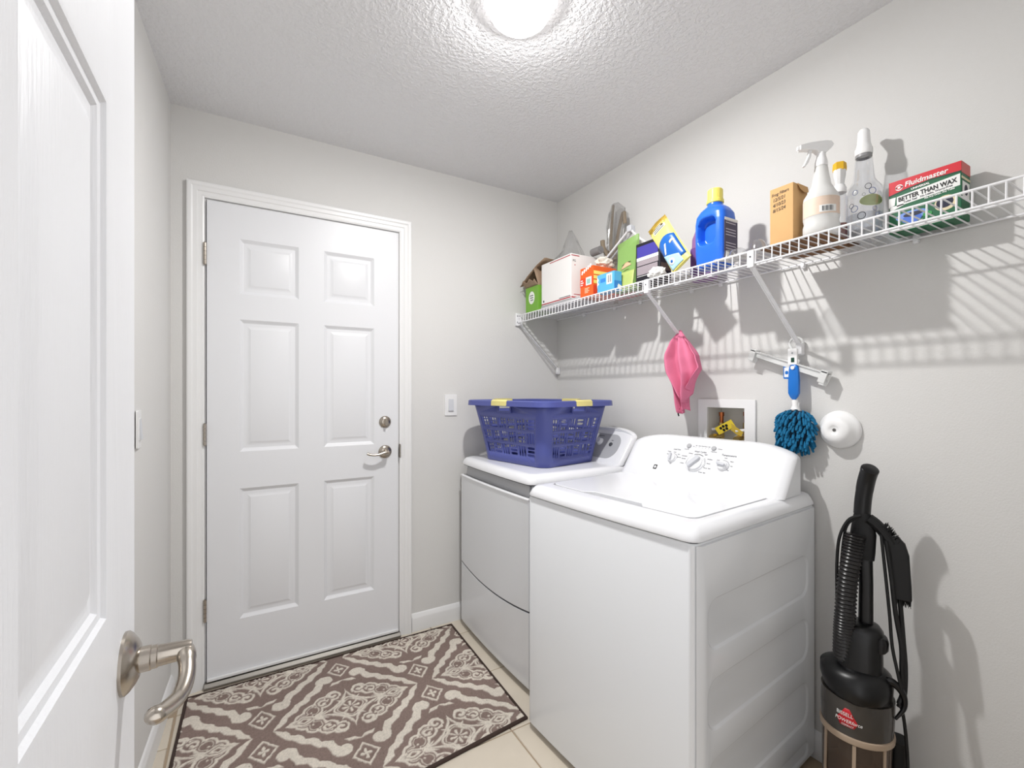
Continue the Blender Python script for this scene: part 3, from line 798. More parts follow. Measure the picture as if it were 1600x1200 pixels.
# ------------------------------------------------------------------ wire shelf
ZS = 1.700          # top of the deck wires
XS0 = 1.394
def shelf():
    t = thing('wire_shelf', 'white ventilated wire shelf running along the right wall', 'shelf', (XR, 0, ZS))
    off = lambda x,y,z: Vector((x-XR, y, z-ZS))
    y0, y1 = -.06, YB-.012
    w = .0022
    for n, x, z, r in (('front_rail',XS0,ZS-.003,.0032), ('lower_rail',XS0-.002,ZS-.044,.0032), ('back_rail',XR-.010,ZS-.006,.0032), ('middle_rail',XS0+.15,ZS-.0068,.003)):
        q = MB(); q.cyl(off(x,y0,z), off(x,y1,z), r, n=10); q.build(n, M_wire, t)
    q = MB(); q.tube([off(XR-.007,0,ZS-.0018), off(XS0+.002,0,ZS-.0018), off(XS0-.0008,0,ZS-.004), off(XS0-.0025,0,ZS-.046)], w*.9, 6)
    w0 = q.build('deck_wire', M_wire, t); first = True
    y = y1-.012
    while y > y0:
        if first: w0.location = (0,y,0); first = False
        else: copy(w0, t, (0,y,0))
        y -= .0262
    # wall clips
    c = MB(); c.cyl(off(XR-.002,0,ZS-.012), off(XR-.016,0,ZS-.012), .008, .006, 12); c.box(-.014,-.001,-.006,.006,-.020,.004)
    c0 = c.build('wall_clip', M_wire, t, bevel=.001)
    ys = [.55, .86, 1.18, 1.32, 1.62, 1.80, 2.05]
    for k, y in enumerate(ys):
        if k == 0: c0.location = (0,y,0)
        else: copy(c0, t, (0,y,0))
    # corner bracket with the end plate on the back wall
    e = MB(); e.box(XS0-.014-XR, XS0+.022-XR, YB-.016, YB-.002, -.062, .012); e.build('end_bracket', M_wire, t, bevel=.003)
    for k in range(3):
        s = MB(); s.cyl(off(XS0-.005+.009*(k%2), YB-.0165, ZS-.005-.018*k), off(XS0-.005+.009*(k%2), YB-.0175, ZS-.005-.018*k), .003, n=10); s.build('screw', M_ink, t)
    def brace(yb, end, bx):
        d = (Vector(end)-Vector(bx)).normalized()
        n = Vector((d.z,0,-d.x))
        m = MB(); hw = .0085
        a, c_ = Vector(bx), Vector(end)
        lp = lambda p: [off(*(p+Vector((0,s,0))*hw+n*k)) for s,k in ((-1,.0),(-1,.0035),(-.6,.0035),(-.6,.0015),(.6,.0015),(.6,.0035),(1,.0035),(1,.0))]
        m.loft([lp(a), lp(a+(c_-a)*.5), lp(c_)])
        o = m.build('support_brace', M_wire, t, smooth=0)
        f = MB(); f.box(end[0]-XR-.012, -.0005, yb-.010, yb+.010, end[2]-ZS-.030, end[2]-ZS+.012); f.build('brace_foot', M_wire, o, bevel=.003)
        f = MB(); f.box(bx[0]-XR-.006, bx[0]-XR+.012, yb-.011, yb+.011, bx[2]-ZS-.010, bx[2]-ZS+.045); f.build('brace_clip', M_wire, o, bevel=.002)
        s = MB(); s.cyl(off(bx[0]-.006,yb,ZS-.022), off(bx[0]-.0075,yb,ZS-.022), .003, n=10); s.build('screw', M_ink, o)
    for yb in (1.305, .868): brace(yb, (XR-.012,yb,1.408), (XS0-.003,yb,ZS-.046))
    brace(YB-.022, (XR-.012,YB-.022,1.388), (XS0+.008,YB-.022,ZS-.050))
shelf()
#PART3
# ------------------------------------------------------------------ things on the shelf
ZI = ZS+.0012
NX = (0,-1,0); UP = (0,0,1)
M_card = mat('kraft_cardboard', (205,164,112), .8, var=.06, vscale=20)
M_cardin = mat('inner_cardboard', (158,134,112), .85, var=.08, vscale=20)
def thin_plastic(name, tint, k, rough):
    m = bpy.data.materials.new(name); m.use_nodes = True; nt = m.node_tree; nt.nodes.clear()
    o = nt.nodes.new('ShaderNodeOutputMaterial'); tr = nt.nodes.new('ShaderNodeBsdfTransparent'); gl = nt.nodes.new('ShaderNodeBsdfGlossy')
    lw = nt.nodes.new('ShaderNodeLayerWeight'); mx = nt.nodes.new('ShaderNodeMixShader'); pw = nt.nodes.new('ShaderNodeMath'); mu = nt.nodes.new('ShaderNodeMath')
    tr.inputs[0].default_value = (*tint, 1); gl.inputs[0].default_value = (1, 1, 1, 1); gl.inputs[1].default_value = rough
    lw.inputs[0].default_value = .5; pw.operation = 'POWER'; pw.inputs[1].default_value = 2.5; mu.operation = 'MULTIPLY_ADD'; mu.inputs[1].default_value = k; mu.inputs[2].default_value = .10
    nt.links.new(lw.outputs['Facing'], pw.inputs[0]); nt.links.new(pw.outputs[0], mu.inputs[0]); nt.links.new(mu.outputs[0], mx.inputs[0])
    nt.links.new(tr.outputs[0], mx.inputs[1]); nt.links.new(gl.outputs[0], mx.inputs[2]); nt.links.new(mx.outputs[0], o.inputs[0])
    return m
M_clear = thin_plastic('clear_film', (.88,.88,.88), .85, .2)
M_pet = thin_plastic('clear_bottle_plastic', (.90,.91,.93), .80, .08)
M_frost = mat('frosted_bottle_plastic', (240,240,238), .4, trans=.35, ior=1.2, sss=.2)
M_wpl = mat('white_plastic', (240,240,240), .35)
def carton(name, label, cat, x0, x1, y0, y1, z0, z1, m, bev=.0015, group=None):
    """closed box; returns thing and the frame of the face towards the room (u runs to the viewer's right) with its size, and of the near end"""
    t = thing(name, label, cat, ((x0+x1)/2, (y0+y1)/2, z0), group=group)
    dx, dy, h = (x1-x0)/2, (y1-y0)/2, z1-z0
    b = MB(); b.box(-dx,dx,-dy,dy,0,h); b.build('carton', m, t, bevel=bev, smooth=0)
    return t, frame((-dx,dy,0), NX, UP), 2*dy, h, frame((-dx,-dy,0), (1,0,0), UP), 2*dx
def recta(x0,y0,x1,y1): return [(x0,y0),(x1,y0),(x1,y1),(x0,y1)]

# toilet seal box
M_green = mat('deep_green_print', (16,96,60), .45); M_red = mat('red_print', (206,26,44), .45); M_wprint = mat('white_print', (238,238,236), .5)
M_navy = mat('navy_print', (22,26,52), .4); M_cream = mat('cream_print', (226,212,178), .5); M_lblue = mat('light_blue_print', (120,150,220), .45); M_dgreen = mat('dark_green_print', (10,62,46), .5)
t, F, w, h, G, d = carton('toilet_seal_box', 'red, white and green toilet seal box at the near end of the wire shelf', 'box', 1.600,1.663,.431,.585,ZI,1.848, M_green)
decal(F, [(0,h*.745),(w*.25,h*.80),(w*.6,h*.845),(w,h*.83),(w,h),(0,h)], M_red, t, 'red_band')
decal(F, [(0,h*.72),(w*.25,h*.775),(w*.6,h*.82),(w,h*.805),(w,h*.83),(w*.6,h*.845),(w*.25,h*.80),(0,h*.745)], M_dgreen, t, 'dark_band')
decal(F, [(w*.12,h*.50),(w*.985,h*.575),(w*.985,h*.78),(w*.12,h*.69)], M_wprint, t, 'white_band')
decal(F, [(0,h*.50),(w*.09,h*.54),(w*.105,h*.69),(0,h*.69)], M_wprint, t, 'white_band')
decal(F, [(w*.02,h*.43),(w*.22,h*.50),(w*.22,h*.53),(w*.02,h*.52)], M_wprint, t, 'white_band')
decal(F, circ(w*.155,h*.86,.0085), M_wprint, t, 'emblem', 2); decal(F, circ(w*.155,h*.86,.0058), M_red, t, 'emblem', 3); decal(F, circ(w*.155,h*.86,.0036,n=8), M_wprint, t, 'emblem', 4)
decal(F, [(w*.095,h*.86),(w*.12,h*.885),(w*.12,h*.835)], M_wprint, t, 'emblem', 2); decal(F, [(w*.215,h*.86),(w*.19,h*.835),(w*.19,h*.885)], M_wprint, t, 'emblem', 2)
lettering(F, 'Fluidmaster', .0190, M_wprint, t, w*.235, h*.842, 2, shear=.15, bold=.0004, rot=.03, sx=1.02)
lettering(F, 'UNIVERSAL', .0075, M_wprint, t, w*.33, h*.745, 2, bold=.0003, rot=.06, sx=1.05)
lettering(F, 'BETTER THAN WAX', .0165, M_black, t, w*.145, h*.585, 2, bold=.0006, rot=.075, sx=.82)
lettering(F, 'Toilet Seal   No Leaks, Worry-Free', .0072, M_ink, t, w*.22, h*.535, 2, rot=.085, bold=.0001)
lettering(F, 'Fits Any Drain, Any Toilet', .0058, M_wprint, t, w*.52, h*.50, 2, rot=.085, bold=.0002)
decal(F, circ(w*.34,h*.27,.036,.013), M_lblue, t, 'blue_ring', 2); decal(F, circ(w*.34,h*.205,.022,.012), mat('mid_blue_print',(70,110,200),.45), t, 'blue_ring', 3); decal(F, circ(w*.36,h*.285,.022,.006), M_navy, t, 'blue_ring', 4)
decal(F, circ(w*.80,h*.33,.0230,.0200), M_cream, t, 'drain_picture', 2); decal(F, circ(w*.79,h*.345,.0175,.0145), M_navy, t, 'drain_picture', 3)
decal(F, circ(w*.56,h*.22,.010,.007), mat('leaf_green_print',(60,150,80),.5), t, 'green_ring', 3)
decal(F, recta(w*.03,h*.02,w*.90,h*.065), mat('grey_print_band',(196,196,190),.5), t, 'grey_band', 1)
lettering(F, 'Eco', .013, M_wprint, t, w*.44, h*.085, 2, shear=.3)
decal(G, recta(0,h*.80,d,h), mat('pale_red_print',(200,90,84),.5), t, 'red_band'); decal(G, recta(0,h*.70,d,h*.74), M_cream, t, 'cream_line'); decal(G, recta(d*.1,h*.35,d*.9,h*.66), M_wprint, t, 'picture')
decal(G, circ(d*.5,h*.52,.012,.014), M_navy, t, 'picture', 2)

# kraft box with handwriting
t, F, w, h, G, d = carton('cardboard_box', 'small tan cardboard box with handwritten dates on its front', 'box', 1.430,1.510,.760,.831,ZI+.0035,1.884, M_card)
M_mark = mat('marker_ink', (66,52,44), .6)
for k, s in enumerate(('Frog Filters','12/5/21','4/10/23','8/15/24')):
    lettering(F, s, .0150 if k else .0135, M_mark, t, w*(.08 if k == 0 else .13), h-.026-.0165*k, 1, shear=.25, rot=.09, sx=.85, name='handwriting')
b = MB(); b.prism([(0,0),(.055,0),(.050,.018),(.030,.026),(.006,.020)], lambda u,v,w_: Vector((-.036+u,-.0355-v*.35,h-.004+v*.3-v)), 0, .0001)
fl = MB(); fl.prism([(.02,0),(.078,0),(.072,-.020),(.045,-.026),(.026,-.018)], lambda u,v,w_: Vector((-d/2+u, -w/2-.001+w_-v*.25*0+v*.30, h+v)), -.0012, 0); b.bm.free()
fl.build('torn_flap', M_card, t, smooth=0)

# pale spray bottle with trigger
def spray_trigger(parent, z, d, m, s=1.0, closed=False):
    d = Vector(d).normalized(); up = Vector((0,0,1)); sd = up.cross(d)
    f = lambda u,v,w: d*u*s+up*(z+v*s)+sd*w*s
    b = MB(); b.lathe([(0,z),(.0165*s,z),(.0165*s,z+.012*s),(.015*s,z+.018*s),(.012*s,z+.030*s),(.0115*s,z+.04*s),(0,z+.042*s)], None, 24); col_ = b.build('collar', m, parent)
    b = MB(); b.prism([(-.030,.060),(-.024,.050),(-.010,.038),(.010,.038),(.018,.046),(.046,.050),(.060,.050),(.060,.062),(.046,.066),(.020,.070),(-.010,.072),(-.024,.070)], f, -.010, .010); b.build('spray_head', m, parent, bevel=.003)
    b = MB(); b.prism([(.026,.050),(.034,.050),(.038,.030),(.046,.012),(.052,.002),(.046,.000),(.038,.010),(.030,.028)], f, -.006, .006); b.build('trigger', m, parent, bevel=.002)
    b = MB(); b.tube([f(.058,.056,0), f(.066,.056,0)], .006*s, 12); b.build('nozzle', m, parent)
t = thing('spray_bottle', 'white spray bottle with trigger and peach label beside the cardboard box', 'spray bottle', (1.462,.698,ZI+.0035))
bl = [(0,.0),(.042,.0),(.046,.006),(.046,.030),(.043,.040),(.0455,.052),(.0455,.105),(.044,.115),(.036,.128),(.025,.150),(.019,.185),(.017,.200),(.0145,.208),(0,.208)]
b = MB(); b.lathe(bl, None, 40); b.build('bottle', M_frost, t)
# wrapped label facing the room
def wrap(parent, r, z0, z1, a0, a1, m, name, n=14, th=.0005):
    b = MB(); b.loft([[Vector((q*math.cos(a), q*math.sin(a), z)) for q, z in ((r,z0),(r+th,z0),(r+th,z1),(r,z1))] for a in [a0+(a1-a0)*k/n for k in range(n+1)]])
    return b.build(name, m, parent)
ang = math.atan2(-.698,-1.462)
wrap(t, .0458, .054, .104, ang-1.3, ang+1.3, mat('peach_label',(226,204,186),.5,var=.08,vscale=60), 'label')
wrap(t, .0464, .058, .078, ang-.1, ang+.85, M_wprint, 'barcode_panel')
for k in range(9): wrap(t, .0469, .061, .075, ang+.05+.07*k, ang+.05+.07*k+(.022 if k%3 else .045), M_ink, 'bar', n=1)
spray_trigger(t, .206, (-.80,.60,0), M_wpl, 1.0)

# slim bottle with yellow pour cap, dark red liquid
t = thing('stain_bottle', 'slim clear bottle with yellow and white cap and dark red liquid', 'bottle', (1.548,.688,ZI))
b = MB(); b.lathe([(0,0),(.019,0),(.021,.004),(.021,.120),(.020,.130),(.016,.140),(.0155,.150),(0,.150)], None, 28); b.build('bottle', M_pet, t)
b = MB(); b.lathe([(0,.003),(.0185,.003),(.0195,.006),(.0195,.052),(0,.052)], None, 28); b.build('liquid', mat('dark_red_liquid',(120,34,22),.2), t)
b = MB(); b.lathe([(0,.146),(.0175,.146),(.0175,.160),(.014,.166),(.014,.170)], None, 24); b.lathe([(.013,.166),(.014,.172),(.019,.200),(.0195,.214),(.0,.216)], None, 10, sy=.8); b.build('cap', M_wpl, t)
b = MB(); b.lathe([(0,.210),(.0197,.212),(.0205,.222),(.019,.236),(0,.238)], None, 6, sy=.85); b.build('pour_tip', mat('golden_yellow_plastic',(232,184,46),.4), t)

# clear spray bottle with bubbles and a green label
t = thing('spray_bottle', 'tall clear spray bottle with printed bubbles and white cap left of the seal box', 'spray bottle', (1.608,.650,ZI))
b = MB(); b.lathe([(0,0),(.040,0),(.044,.005),(.0445,.03),(.043,.036),(.0445,.044),(.0445,.128),(.042,.142),(.032,.156),(.0255,.168),(.022,.205),(.0205,.222),(.0165,.230),(.0165,.238),(0,.238)], None, 40); b.build('bottle', M_pet, t)
b = MB(); b.lathe([(0,.003),(.041,.004),(.0425,.03),(.0415,.036),(.0425,.046),(.0425,.070),(0,.070)], None, 32); b.build('liquid', thin_plastic('clear_liquid',(.90,.92,.95),.4,.05), t)
a_ = math.atan2(-.65,-1.608)
def curved_patch(parent, r, pts, zc, ac, m, name):
    b = MB()
    if len(pts) > 8:
        b.sheet(pts, [], lambda u,v,w: Vector(((r+w)*math.cos(ac+u/r),(r+w)*math.sin(ac+u/r),zc+v)), .0003)
    return b.build(name, m, parent, solid=.0003)
curved_patch(t, .0450, circ(0,0,.030,.015,24), .098, a_+.45, mat('pale_green_label',(196,208,150),.5,var=.1,vscale=80), 'label')
for k, (u, z, r_) in enumerate(((-.02,.125,.007),(-.030,.092,.0065),(-.022,.082,.009),(.01,.135,.008),(.02,.122,.009),(-.005,.060,.010),(.026,.075,.006),(.0,.115,.004),(.034,.058,.007))):
    pts = circ(0,0,r_,n=20); b = MB()
    rr_ = .0449
    b.loft([[Vector(((rr_+dq)*math.cos(a_+(u+x*sc)/rr_),(rr_+dq)*math.sin(a_+(u+x*sc)/rr_),z+y*sc)) for sc, dq in ((1,0),(1,.0004),(.84,.0004),(.84,0))] for x,y in pts], ring=True)
    b.build('bubble_print', M_ink if k % 2 else mat('blue_line_print',(110,120,170),.5), t)
b = MB(); b.lathe([(0,.236),(.0205,.236),(.021,.240),(.021,.252),(.019,.256),(.016,.268),(.0145,.290),(.0140,.300),(.010,.306),(0,.307)], None, 26)
b.build('cap', M_wpl, t)
b = MB(); b.prism([(.0,.262),(.018,.284),(.030,.300),(.034,.304),(.030,.310),(.010,.306),(-.012,.300),(-.014,.270)], lambda u,v,w: Vector((.92*u-.38*w,.38*u+.92*w,v)) , -.009,.009); b.build('spray_head', M_wpl, t, bevel=.003)
wrap(t, .0172, .229, .236, 0, 2*PI, mat('grey_ring',(150,150,152),.4), 'neck_ring', n=24, th=.0025)

t.scale = (1.05,1.05,1.10)

# blue detergent jug
M_blue = mat('detergent_blue', (38,104,214), .28); M_capy = mat('jug_cap_yellow', (240,226,110), .4); M_lab = mat('dark_label', (66,58,86), .45, var=.1, vscale=50)
t = thing('detergent_jug', 'bright blue detergent jug with moulded handle and yellow screw cap', 'jug', (1.482,1.062,ZI))
sec = []   # z, half width in y, half depth in x, offset y
prof = [(0,.052,.036),(.004,.058,.042),(.06,.061,.046),(.12,.062,.046),(.165,.062,.045),(.190,.058,.043),(.208,.048,.038),(.218,.036,.032),(.224,.027,.027),(.236,.026,.026)]
def selip(hx, hy, z, n=40, e=3.2, oy=0):
    out = []
    for k in range(n):
        a = 2*PI*k/n; c, s_ = math.cos(a), math.sin(a)
        out.append(Vector((hx*abs(c)**(2/e)*(1 if c>0 else -1), oy+hy*abs(s_)**(2/e)*(1 if s_>0 else -1), z)))
    return out
# body with a real recess pressed into the broad face for the handle
def jug_face_depth(y, z):
    """depth of the hand recess at (y, z) on the broad face"""
    cy, cz = .004, .128
    a = abs((y-cy)/.034); c = abs((z-cz)/.046)
    rr_ = (a**3.5+c**3.5)**(1/3.5)
    s_ = max(0.0, min(1.0, (1.12-rr_)/.22))
    return .034*s_*s_*(3-2*s_)
b = MB(); loops = []
nz = 60
for k in range(nz+1):
    z = .236*k/nz
    for (z0,a0,c0),(z1,a1,c1) in zip(prof[:-1],prof[1:]):
        if z <= z1+1e-9:
            f_ = (z-z0)/(z1-z0); hy, hx = a0+(a1-a0)*f_, c0+(c1-c0)*f_; break
    e = 4.5 if z < .19 else 4.5-2.5*min(1,(z-.19)/.03)
    lp = selip(hx, hy, z, 96, max(2,e))
    for p in lp:
        if p.x < -hx*.6 and .07 < z < .19: p.x += jug_face_depth(p.y, z)
    loops.append(lp)
b.loft(loops); b.build('bottle', M_blue, t, smooth=60)
b = MB(); b.prism(rrect(-.037,.016,.037,.160,.01,4), lambda u,v,w: Vector((u,-.0615-w,v)), 0, .0016); b.build('label', M_lab, t)
F = frame((0,-.0632,0),(1,0,0),UP)
for z in (.148,.140,.118,.108,.098,.070,.060,.050): decal(F, recta(-.030,z,.026,z+.003), mat('pale_label_print',(190,186,200),.5), t, 'label_line')
decal(F, recta(-.030,.020,-.012,.040), M_wprint, t, 'label_print'); decal(F, recta(-.037,.150,.037,.160), M_wprint, t, 'label_line')
b = MB()
n = 48; loops = []
for r, z in ((.0275,.232),(.0295,.234),(.0295,.244),(.026,.246),(.0255,.281),(.0235,.284)):
    loops.append([Vector(((r+(.0007 if (j%2 and .245<z<.283) else 0))*math.cos(2*PI*j/n),(r+(.0007 if (j%2 and .245<z<.283) else 0))*math.sin(2*PI*j/n),z)) for j in range(n)])
b.loft(loops); b.build('cap', M_capy, t, smooth=20)

# purple bottle behind the jug
t = thing('fabric_rinse_bottle', 'mauve bottle standing half hidden behind the blue jug', 'bottle', (1.612,1.205,ZI))
b = MB(); b.loft([selip(hx,hy,z,32,2.6) for z,hx,hy in ((0,.038,.044),(.005,.041,.048),(.10,.041,.048),(.17,.039,.045),(.20,.030,.034),(.215,.016,.016),(.225,.016,.016))]); b.build('bottle', mat('mauve_plastic',(148,104,160),.35), t)
b = MB(); b.lathe([(0,.222),(.019,.222),(.0185,.250),(.016,.254),(0,.254)], None, 24); b.build('cap', mat('dark_mauve_plastic',(108,62,96),.4), t)
b = MB(); b.prism(rrect(-.034,.02,.034,.13,.008,4), lambda u,v,w: Vector((-.0405-w,u,v)), 0, .0012); b.build('label', mat('purple_label',(112,74,140),.45), t)

# leaning yellow and blue pouch
def pouch():
    L, Wd, T = .236, .094, .034
    t = thing('snack_pouch', 'yellow and blue glossy pouch leaning left against the black box', 'pouch', (1.430,1.166,ZI+.004))
    th_ = math.radians(33)
    u_ = Vector((0,-math.cos(th_),-math.sin(th_)))*1.0     # across, towards the viewer's right
    v_ = Vector((.02,math.sin(th_),math.cos(th_))).normalized()
    u_ = (u_-v_*u_.dot(v_)).normalized()
    lift = u_*(-Wd/2)
    F = frame(Vector((0,0,.026)), u_, v_)
    M_py = mat('pouch_yellow',(240,226,120),.3); M_pb = mat('pouch_blue',(30,96,176),.3); M_pl = mat('pouch_pale_blue',(170,212,236),.3); M_gold = mat('crumpled_gold_foil',(190,160,70),.35,.4,bump=.6,bscale=90)
    b = MB(); ls = []
    for k in range(17):
        v = L*k/16*.9; f_ = k/16
        tt = T*(math.sin(PI*min(1,max(0,.04+.92*f_)))**.45)+.0015
        ww = Wd*(1-.04*math.sin(PI*f_))
        ls.append([F @ Vector((x*ww/2, v, z*tt/2)) for x,z in ((-1,0),(-.85,.55),(-.5,.95),(0,1.05),(.5,.95),(.85,.55),(1,0),(.85,-.55),(.5,-.95),(0,-1),(-.5,-.95),(-.85,-.55))])
    b.loft(ls); b.build('pouch_body', M_py, t, smooth=60)
    def onb(x, v):       # point on the bulged face
        f_ = v/(L*.9); tt = T*(math.sin(PI*min(1,max(0,.04+.92*f_)))**.45)+.0015
        X = max(-1,min(1,x/(Wd/2))); prof_ = np.interp(abs(X),[0,.5,.85,1],[1.05,.95,.55,0])
        return F @ Vector((x, v, prof_*tt/2))
    def patch(poly_fn, m, name, nu=10, nv=10, lift_=.0008):
        b = MB(); g = []
        nrm = Vector((F[0][2],F[1][2],F[2][2]))
        for i in range(nv+1):
            row = []
            for j in range(nu+1):
                x, v = poly_fn(j/nu, i/nv); row.append(onb(x,v)+nrm*lift_)
            g.append(row)
        b.loft(g, closed=False); return b.build(name, m, t, solid=.0004)
    patch(lambda a,c: (-.040+.082*a, .022+(.105+.02*math.sin(a*3))*c), M_pb, 'blue_print')
    patch(lambda a,c: (-.040+.060*a, .004+(.075-.04*a)*c), M_pl, 'pale_blue_print', lift_=.0014)
    patch(lambda a,c: (-.020+.014*math.cos(2*PI*a)*c, .034+.014*math.sin(2*PI*a)*c), M_wprint, 'round_emblem', 16, 3, .002)
    patch(lambda a,c: (-.020+.006*math.cos(2*PI*a)*c, .034+.006*math.sin(2*PI*a)*c), M_pb, 'round_emblem', 16, 3, .0026)
    patch(lambda a,c: (-.030+.008*a+.02*c, .075+.040*c), M_wprint, 'white_swoosh', 4, 8, .0016)
    patch(lambda a,c: (.012+.022*a, .098+.010*c+.004*math.sin(PI*a)), M_cream, 'cream_print', 8, 3, .0016)
    patch(lambda a,c: (-.030+.062*a, .185+.030*c), mat('pouch_white',(236,236,220),.3), 'white_print', 8, 6, .0010)
    for k in range(3): patch(lambda a,c,k=k: (-.024+.050*a, .189+.009*k+.004*c), M_navy, 'print_line', 10, 2, .0016)
    b = MB(); ls = []
    for k in range(7):
        v = L*.86+.034*k/6
        ls.append([F @ Vector((x*Wd/2*(1.0+.06*noise.noise((k*.7,x*3,1))), v+.006*noise.noise((x*4,k*.5,2)), (z*.012*(1-k/8)+.010*noise.noise((x*3.1,k*.9,5))))) for x,z in ((-1,0),(-.5,1),(0,.6),(.5,1),(1,0),(.5,-1),(0,-.6),(-.5,-1))])
    b.loft(ls); b.build('crimped_top', M_gold, t, smooth=20)
pouch()

# crumpled white packet in front of the dark box, under the pouch
def blob(name, loc, size, seed, m, parent=None, sub=4, amp=.35, freq=2.2, flat=0.0, label=None, cat=None, group=None, smooth=30):
    bm = bmesh.new(); bmesh.ops.create_icosphere(bm, subdivisions=sub, radius=1)
    for v in bm.verts:
        p = v.co.copy(); nn = noise.noise(p*freq+Vector((seed,0,0)))+.5*noise.noise(p*freq*2.3+Vector((0,seed,0)))
        v.co = p*(1+amp*nn)
        v.co = Vector((v.co.x*size[0], v.co.y*size[1], v.co.z*size[2]))
    zmin = min(v.co.z for v in bm.verts)
    for v in bm.verts: v.co.z -= zmin
    b = MB(); b.bm.free(); b.bm = bm
    o = b.build(name, m, parent, smooth=smooth, merge=False); o.location = loc
    if label: tag(o, label, cat, group)
    return o
M_crw = mat('crumpled_white_film', (232,230,226), .35, bump=.5, bscale=70, var=.12, vscale=70)
blob('crumpled_packet', (1.424,1.282,ZI), (.020,.040,.020), 3.1, M_crw, amp=.45, freq=2.8, label='crumpled white packet on the shelf edge in front of the black box', cat='packet', smooth=20)

# black and purple box
M_blk = mat('black_card', (26,24,32), .5); M_pur = mat('purple_print', (66,60,150), .45); M_gp = mat('speckled_grey_print', (150,140,146), .6, var=.45, vscale=350)
t, F, w, h, G, d = carton('black_box', 'black box with purple band and grey text panels beside the green bag', 'box', 1.452,1.520,1.292,1.424,ZI,1.880, M_blk, .003)
decal(F, recta(.008,h*.66,w-.010,h*.92), M_pur, t, 'purple_band'); decal(F, recta(.006,h*.58,w-.008,h*.655), M_wprint, t, 'white_band')
decal(F, recta(.008,h*.46,w-.008,h*.575), M_gp, t, 'text_panel'); decal(F, recta(.008,h*.24,w-.012,h*.44), M_gp, t, 'text_panel')
decal(F, recta(.008,h*.205,w*.5,h*.215), M_wprint, t, 'white_line')
decal(G, recta(.006,h*.25,d-.006,h*.42), mat('brown_text_panel',(90,74,66),.6,var=.4,vscale=300), t, 'text_panel')

# green bag
M_grn = mat('green_bag', (130,166,92), .45, var=.10, vscale=6); M_olive = mat('pale_olive_print', (176,190,110), .5, var=.1, vscale=30)
t = thing('green_bag', 'upright green bag with a small curved mark left of the black box', 'bag', (1.485,1.510,ZI))
b = MB(); ls = []
for k in range(13):
    f_ = k/12; z = .232*f_; tt = .020*(1-.75*f_)+.002; bend = .010*math.sin(f_*2.2)
    ls.append([Vector((bend+x*tt, y*(.066-.004*math.sin(PI*f_)), z+ (.010*(-y)*f_))) for x,y in ((-1,-.9),(0,-1),(1,-.9),(1.1,0),(1,.9),(0,1),(-1,.9),(-1.15,0))])
b.loft(ls); b.build('bag_body', M_grn, t, smooth=50)
Fg = frame((-.0235,.066,0), NX, UP)
def bagprint(x0,x1,z0,z1,m,name,fn=None):
    b = MB(); g = []
    for i in range(7):
        row = []
        for j in range(9):
            a, c_ = j/8, i/6
            y = .062-(x0+(x1-x0)*a); z = z0+(z1-z0)*c_
            if fn: z = z0+fn(a)+(z1-z0)*c_*max(.05,math.sin(PI*a))
            f_ = z/.232; tt = .020*(1-.75*f_)+.002; bend = .010*math.sin(f_*2.2)
            row.append(Vector((bend-tt*1.16-.0008, y, z)))
        g.append(row)
    b.loft(g, closed=False); return b.build(name, m, t, solid=.0004)
bagprint(.004,.120,.006,.085,M_olive,'olive_band')
bagprint(.036,.096,.100,.122,mat('peach_print',(222,176,140),.5),'curved_mark',lambda a:.012*a)
bagprint(.036,.096,.112,.118,M_mark,'curved_mark',lambda a:.012*a+.004)
bagprint(.050,.086,.088,.093,mat('brown_print',(110,120,60),.5),'curved_mark',lambda a:.006*a)

# blue carton and orange carton
M_cb = mat('sky_blue_card',(88,172,226),.45); M_cbd = mat('mid_blue_card',(52,128,206),.45)
t, F, w, h, G, d = carton('sheet_box', 'small sky blue box with a white barcode panel in front of the green bag', 'box', 1.412,1.457,1.514,1.626,ZI,1.787, M_cb)
decal(F, recta(w*.56,h*.38,w*.88,h*.92), M_wprint, t, 'barcode_panel')
for k in range(5): decal(F, recta(w*(.61+.05*k),h*.46,w*(.61+.05*k+(.03 if k%2 else .015)),h*.84), M_ink, t, 'bar', 2)
decal(F, [(0,h*.9),(w*.10,h*.72),(w*.04,h*.62),(w*.12,h*.5),(w*.02,h*.42),(0,h*.3)], M_wprint, t, 'white_splash')
decal(F, recta(w*.2,h*.55,w*.5,h*.75), M_cbd, t, 'blue_print')
decal(G, recta(0,0,d,h*.5), M_cbd, t, 'blue_band'); decal(G, [(d*.4,h*.18),(d*.98,h*.05),(d*.98,h*.25),(d*.55,h*.35)], M_wprint, t, 'white_swoosh', 2)
M_or = mat('orange_card',(232,96,32),.45); M_ord = mat('red_orange_card',(222,66,30),.45); M_yel = mat('yellow_stripe',(250,226,120),.5)
t, F, w, h, G, d = carton('bag_box', 'orange box with yellow side stripes in front of the white carton', 'box', 1.420,1.566,1.664,1.760,ZI,1.848, M_or)
decal(F, recta(0,h*.38,w*.98,h*.66), M_ord, t, 'red_band')
decal(F, recta(w*.45,h*.40,w*.88,h*.66), M_wprint, t, 'barcode_panel', 2); decal(F, recta(w*.52,h*.44,w*.80,h*.60), mat('aqua_print',(150,190,180),.5), t, 'barcode', 3)
for k in range(5): decal(F, [(w*(.10+.155*k),h*.79+.006*k),(w*(.20+.155*k),h*.79+.006*k),(w*(.24+.155*k),h*.91+.006*k),(w*(.14+.155*k),h*.91+.006*k)], M_wprint, t, 'white_print', 2)
for k in range(3): decal(F, recta(w*.06,h*(.43+.07*k),w*(.20+.06*(k%2)),h*(.465+.07*k)), M_wprint, t, 'white_print', 2)
for k in range(4): decal(F, recta(w*.36,h*(.16+.045*k),w*(.62+.08*(k%2)),h*(.18+.045*k)), M_cream, t, 'print_line', 2)
